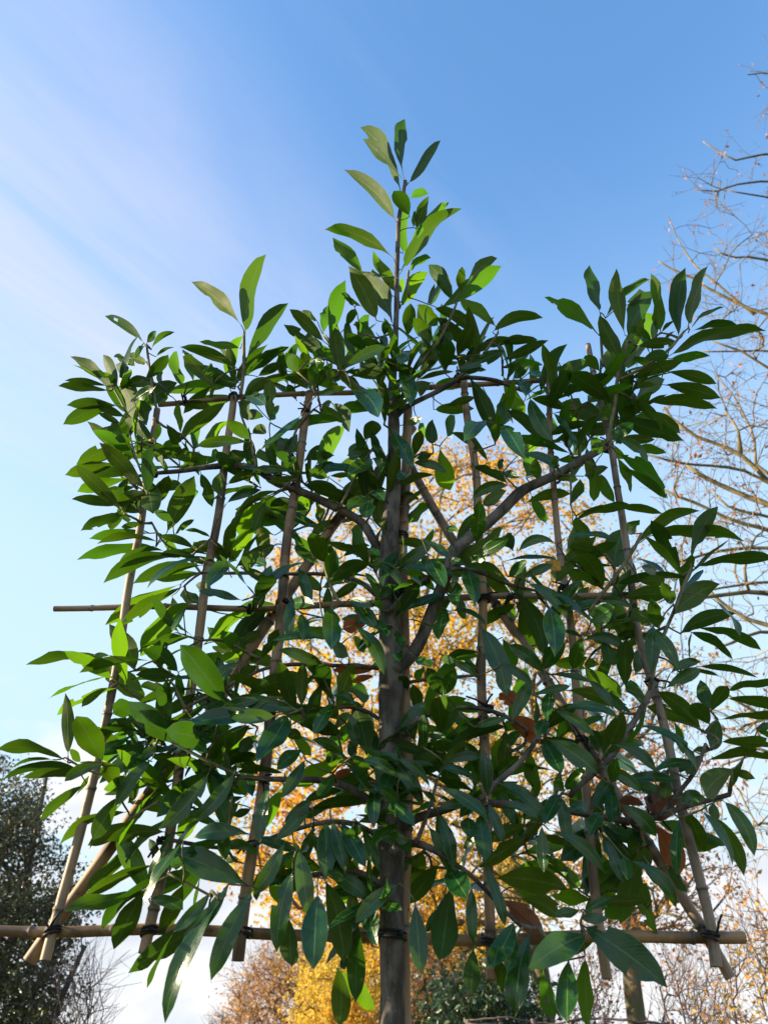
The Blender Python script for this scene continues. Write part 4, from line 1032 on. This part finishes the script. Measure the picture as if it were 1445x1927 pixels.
# the golden oak
b = ground_at(1030, 14.0)
tr1 = [[b, b + np.array([0.02, 0, 1.5]), b + np.array([0.02, 0.1, 3.2]), b + np.array([-0.5, 0.2, 5.2]), b + np.array([-1.5, 0.4, 7.5]), b + np.array([-1.9, 0.4, 10.0]), b + np.array([-2.0, 0.3, 12.2])]]
poly1 = [(585, 980), (640, 900), (720, 860), (800, 835), (900, 840), (1000, 860), (1070, 900), (1130, 980), (1170, 1100), (1180, 1250), (1150, 1400), (1110, 1600), (1000, 1760), (850, 1800), (700, 1790), (560, 1760), (480, 1740), (440, 1620), (430, 1420), (475, 1260), (520, 1060)]
make_tree('oak_tree', 'broad golden leaved tree glowing behind the laurel trunk', 'tree', b, tr1, attractors(poly1, 11.5, 17.0, 560, 1), 21,
          0.011, 0.47, M['bark_oak'], M['gold'], 72, 0.28, 0.10, 3, 0.5, 0.1, 0.15, 40, 0.3)
# the rust coloured tree on the right with its own trunk
b = ground_at(1200, 12.0)
tr2 = [[b, b + np.array([0.04, 0, 1.5]), b + np.array([0.12, 0, 3.2]), b + np.array([-0.10, 0.1, 5.5]), b + np.array([0.05, 0.2, 7.6])]]
poly2 = [(1110, 1020), (1200, 1020), (1290, 1060), (1310, 1250), (1310, 1400), (1340, 1560), (1380, 1640), (1370, 1760), (1250, 1790), (1120, 1780), (1060, 1650), (1080, 1400), (1090, 1200)]
make_tree('rust_tree', 'slim tree with mossy trunk and sparse rust brown leaves', 'tree', b, tr2, attractors(poly2, 10.5, 13.8, 250, 2), 22,
          0.009, 0.48, M['bark_oak'], M['orange'], 17, 0.24, 0.085, 3, 0.5, 0.1, 0.14, 24, 0.3)
# the bare tree overhead on the right
LIMBS = [
 (1.5, [(1640, 1010), (1520, 945), (1444, 900), (1421, 876), (1390, 849), (1353, 832), (1315, 824), (1290, 807), (1270, 801), (1245, 772)]),
 (1.0, [(1500, 925), (1423, 874), (1417, 815), (1404, 795), (1394, 770), (1384, 751), (1363, 728), (1348, 708)]),
 (0.9, [(1394, 850), (1392, 811), (1380, 795), (1365, 770)]),
 (1.1, [(1600, 985), (1445, 905), (1394, 880), (1353, 874), (1290, 872), (1249, 865), (1218, 859)]),
 (2.0, [(1680, 1090), (1530, 990), (1444, 944), (1417, 931), (1390, 925), (1361, 910), (1328, 900), (1290, 880)]),
 (1.1, [(1640, 1040), (1444, 968), (1400, 960), (1374, 954), (1357, 939), (1345, 927)]),
 (1.3, [(1660, 1080), (1444, 993), (1403, 983), (1378, 977), (1349, 962), (1315, 946), (1276, 935), (1245, 923)]),
 (1.2, [(1680, 1075), (1444, 1029), (1411, 1028), (1370, 1031), (1334, 1037), (1300, 1050), (1270, 1058)]),
 (1.6, [(1690, 1170), (1530, 1125), (1444, 1112), (1421, 1107), (1390, 1112), (1349, 1120), (1310, 1128)]),
 (1.0, [(1600, 1120), (1444, 1091), (1411, 1095), (1361, 1103), (1330, 1110)]),
 (1.5, [(1690, 1230), (1444, 1172), (1411, 1163), (1378, 1145), (1350, 1125), (1325, 1100)]),
 (1.1, [(1690, 1220), (1444, 1184), (1417, 1188), (1378, 1209), (1345, 1222)]),
 (1.1, [(1660, 690), (1445, 591), (1415, 581), (1373, 560), (1332, 541), (1299, 519), (1270, 508), (1240, 490)]),
 (0.9, [(1660, 720), (1445, 659), (1320, 660)]),
 (1.0, [(1670, 780), (1445, 690), (1400, 660), (1340, 640)]),
 (0.9, [(1640, 330), (1445, 291), (1379, 304), (1368, 296), (1324, 265)]),
 (0.9, [(1650, 400), (1445, 342), (1379, 350), (1347, 361), (1306, 355)]),
 (0.8, [(1640, 430), (1445, 374), (1405, 368), (1366, 360)]),
 (1.0, [(1650, 560), (1445, 493), (1405, 485), (1371, 485), (1345, 465)]),
 (0.8, [(1420, 590), (1306, 500), (1275, 454), (1254, 405)]),
 (1.0, [(1690, 1420), (1445, 1350), (1400, 1330), (1350, 1300)]),
 (1.0, [(1690, 1520), (1445, 1410), (1400, 1405), (1350, 1380)]),
 (0.9, [(1690, 1640), (1450, 1540), (1410, 1560), (1365, 1575)]),
 (0.8, [(1690, 190), (1500, 150), (1440, 135), (1405, 140)])]
b = np.array([7.7, 7.0, 0.0])
lines3 = [[b, b + np.array([0, 0, 3]), b + np.array([-0.1, 0, 6.5]), b + np.array([-0.25, 0, 10]), b + np.array([-0.3, 0, 13.5]), b + np.array([-0.3, 0, 17.0])]]
rl3 = [0.2]
tq = np.array(lines3[0])
for q, (pxr, L_) in enumerate(LIMBS):
    Yq = 7.0 + 0.45 * math.sin(q * 2.1)
    P = [at(x, y, 7.0 + (Yq - 7.0) * min(1, (1690 - x) / 300)) for x, y in L_]
    if L_[0][0] >= 1590:                     # limbs that spring from the trunk itself
        z0 = max(1.0, P[0][2] - 0.55 * abs(b[0] - P[0][0]) - 0.3)
        P = [np.array([float(np.interp(z0, tq[:, 2], tq[:, 0])), 7.0, z0])] + P
    lines3.append(P); rl3.append(0.025 * pxr * (1.6 if L_[0][0] >= 1590 else 1.0))
poly3 = [(1420, 60), (1560, 40), (1600, 900), (1600, 1600), (1380, 1600), (1340, 1480), (1310, 1330), (1330, 1170), (1265, 1060), (1245, 930), (1225, 850), (1250, 760), (1330, 720), (1330, 620), (1240, 520), (1225, 480), (1300, 440), (1300, 350), (1305, 270), (1370, 250), (1430, 220), (1400, 140)]
dn = lambda x, y: (0.3 if y < 280 else 0.65 if y < 700 else 1.0 if y < 1060 else 0.55) * (1.0 if x < 1480 else 0.35)
make_tree('bare_tree', 'bare grey branched tree reaching over from beside the laurel', 'tree', b, lines3, attractors(poly3, 6.2, 7.8, 340, 3, dn), 23,
          0.0046, 0.5, M['bark_birch'], M['brown_l'], 3, 0.05, 0.06, 3, 0.42, 0.25, None, 10, 1.2, 0.5, None, 0.25, None, 0.05, 0.8, 0.08, 0.0034, 0.6, 0.04, 1.0, swing=0.22, rlines=rl3)
# evergreen at the lower left
b = ground_at(-60, 10.0)
tr4 = [[b, b + np.array([0.1, 0, 1.5]), b + np.array([0.15, 0, 3.0]), b + np.array([0.1, 0, 4.6])], [b + np.array([0.3, 0.1, 0]), b + np.array([0.75, 0.1, 1.6]), b + np.array([0.95, 0.1, 2.6])]]
poly4 = [(-250, 1500), (-120, 1440), (-20, 1425), (40, 1455), (70, 1500), (78, 1560), (95, 1600), (130, 1660), (148, 1720), (135, 1775), (100, 1800), (110, 1860), (95, 1990), (-280, 1990)]
make_tree('evergreen_oak', 'dark small leaved evergreen tree at the bottom left edge', 'tree', b, tr4, attractors(poly4, 8.6, 11.4, 480, 4), 24,
          0.006, 0.48, M['bark_dark'], M['holm'], 105, 0.17, 0.055, 3, 0.26, 0.0, 0.09, 14, 0.0, 0.5, None, 0.3)
# bare shrub beside it
def shrub(name, label, px, Y, poly, n, seed, bark, leafmat=None, per=0, size=0.05, spread=0.12, stems=7, rs=0.012, group=None, twl=0.35, y0=0.8, twigs=3, fan=0.5, rtip=0.0042, **kw):
    r = random.Random(seed)
    b = ground_at(px, Y)
    lines = []
    for i in range(stems):
        a = r.uniform(0, 6.28); f = r.uniform(0.15, 1) * fan
        s = b + np.array([math.cos(a) * 0.15, math.sin(a) * 0.15, 0])
        h = r.uniform(0.9, 1.5)
        lines.append([s, s + np.array([math.cos(a) * f * 0.35, math.sin(a) * f * 0.35, h * 0.55]), s + np.array([math.cos(a) * f, math.sin(a) * f, h * 1.1])])
    make_tree(name, label, 'shrub', b, lines, attractors(poly, Y - y0, Y + y0, n, seed), seed, rtip, 0.42, bark, leafmat, per, spread, size,
              twigs, twl, 0.0, rs, 0, 0.2, 0.55, group, 0.25, None, 0.2, 2.4, 0.35, None, 3.0, twn=0.17, **kw)
shrub('bare_shrub', 'leafless grey shrub with upright rods beside the dark evergreen', 130, 9.0, [(90, 1850), (110, 1800), (140, 1800), (190, 1840), (195, 1990), (80, 1990)], 90, 31, M['bark_dark'], stems=9, twl=0.4, rtip=0.005)
# far round tree, yellow trees, a dark shrub
b = ground_at(560, 38.0)
tr5 = [[b, b + np.array([0, 0, 2.5]), b + np.array([0, 0, 5.0])]]
make_tree('round_tree', 'far rounded tree with brownish orange leaves and bare outer twigs', 'tree', b, tr5, attractors([(445, 1880), (455, 1840), (490, 1805), (530, 1795), (590, 1785), (640, 1800), (680, 1900), (680, 1990), (440, 1990)], 34, 41, 260, 5), 25,
          0.018, 0.45, M['bark_red'], M['rust'], 42, 0.42, 0.13, 5, 1.2, 0.0, 0.25, 10, 0.0)
for q, (px, poly, lab, mat) in enumerate([
        (650, [(580, 1830), (600, 1780), (650, 1750), (720, 1745), (740, 1800), (740, 1990), (560, 1990)], 'dense yellow tree in the distance left of the laurel trunk', 'yellow_l'),
        (860, [(755, 1800), (790, 1765), (850, 1745), (930, 1760), (960, 1850), (960, 1990), (750, 1990)], 'dense yellow tree in the distance right of the laurel trunk', 'yellow_l')]):
    b = ground_at(px, 25.0 + q)
    make_tree('yellow_tree', lab, 'tree', b, [[b, b + np.array([0, 0, 1.8]), b + np.array([0.1, 0, 3.8])]], attractors(poly, 22.5 + q, 28 + q, 230, 40 + q), 41 + q,
              0.014, 0.45, M['bark_oak'], M[mat], 60, 0.34, 0.12, 3, 0.5, 0.0, 0.16, 10, 0.0)
b = ground_at(411, 85.0)
make_tree('far_tree', 'tiny pinkish bare treetop on the horizon left of the round tree', 'tree', b, [[b, b + np.array([0, 0, 3]), b + np.array([0, 0, 4.4])]],
          attractors([(392, 1927), (405, 1905), (418, 1905), (432, 1930), (430, 1990), (392, 1990)], 84, 87, 60, 51), 51, 0.03, 0.4, M['bark_red'], M['rust'], 8, 0.4, 0.14, 5, 1.2, 0, 0.15, 0)
shrub('laurel_shrub', 'dark green leafy shrub low behind the bottom bar', 900, 8.5, [(790, 1990), (820, 1920), (850, 1885), (880, 1850), (925, 1840), (965, 1850), (990, 1880), (1005, 1990)], 170, 33, M['bark_dark'], M['shrub_l'], 34, 0.065, 0.12, 8)
SH = 'bare shrubs along the right'
shrub('bramble_shrub', 'tangled bare shrub right of the mossy trunk', 1290, 8.0, [(1225, 1990), (1235, 1870), (1270, 1800), (1320, 1820), (1350, 1870), (1360, 1990)], 80, 34, M['bark_red'], M['brown_l'], 3, 0.042, 0.12, 7, group=SH)
shrub('bramble_shrub', 'taller bare shrub with red brown leaves under the bar end', 1410, 7.2, [(1340, 1990), (1350, 1850), (1380, 1760), (1410, 1700), (1450, 1710), (1520, 1800), (1520, 1990)], 90, 35, M['bark_red'], M['orange'], 10, 0.045, 0.12, 7, group=SH)
shrub('bramble_shrub', 'low bare shrub between the two tree trunks', 1115, 9.5, [(1050, 1990), (1070, 1850), (1110, 1790), (1150, 1800), (1170, 1880), (1170, 1990)], 80, 36, M['bark_red'], M['brown_l'], 6, 0.05, 0.12, 7, group=SH)
shrub('bramble_shrub', 'brown stemmed shrub with orange leaves under the yellow tree', 800, 10.5, [(765, 1990), (770, 1830), (800, 1780), (850, 1790), (880, 1850), (890, 1990)], 100, 37, M['bark_red'], M['orange'], 10, 0.06, 0.15, 8, group=SH)

# the woven twig fence in front of the trunks
fence = thing('woven_fence', 'low fence of woven bare rods in front of the tree trunks', 'fence', ground_at(1060, 7.0))
rf = random.Random(9)
fx0, fx1 = at(880, 1915, 7.0)[0], at(1260, 1915, 7.0)[0]
top = at(1030, 1917, 7.0)[2]
for i in range(7):
    x = fx0 + (fx1 - fx0) * i / 6
    mb = MB(); mb.tube([(x, 7.0, 0), (x + .01, 7.0, top * 0.5), (x + rf.uniform(-.02, .02), 7.0, top + rf.uniform(-0.02, 0.02))], [0.022, 0.02, 0.017], 7)
    mb.build('post', M['bark_red'], fence)
for j in range(44):
    z = top - 0.012 - j * 0.042
    P = []
    for i in range(25):
        x = fx0 + (fx1 - fx0) * i / 24 
        P.append((x, 7.0 + 0.026 * math.cos(math.pi * (i / 4) + (j % 2) * math.pi), z + rf.uniform(-0.009, 0.009) + 0.02 * math.sin(i * 0.5 + j)))
    mb = MB(); mb.tube(P, np.linspace(0.011, 0.006, 25) if j % 2 else np.linspace(0.006, 0.011, 25), 5)
    mb.build('rod', M['bark_red'], fence)
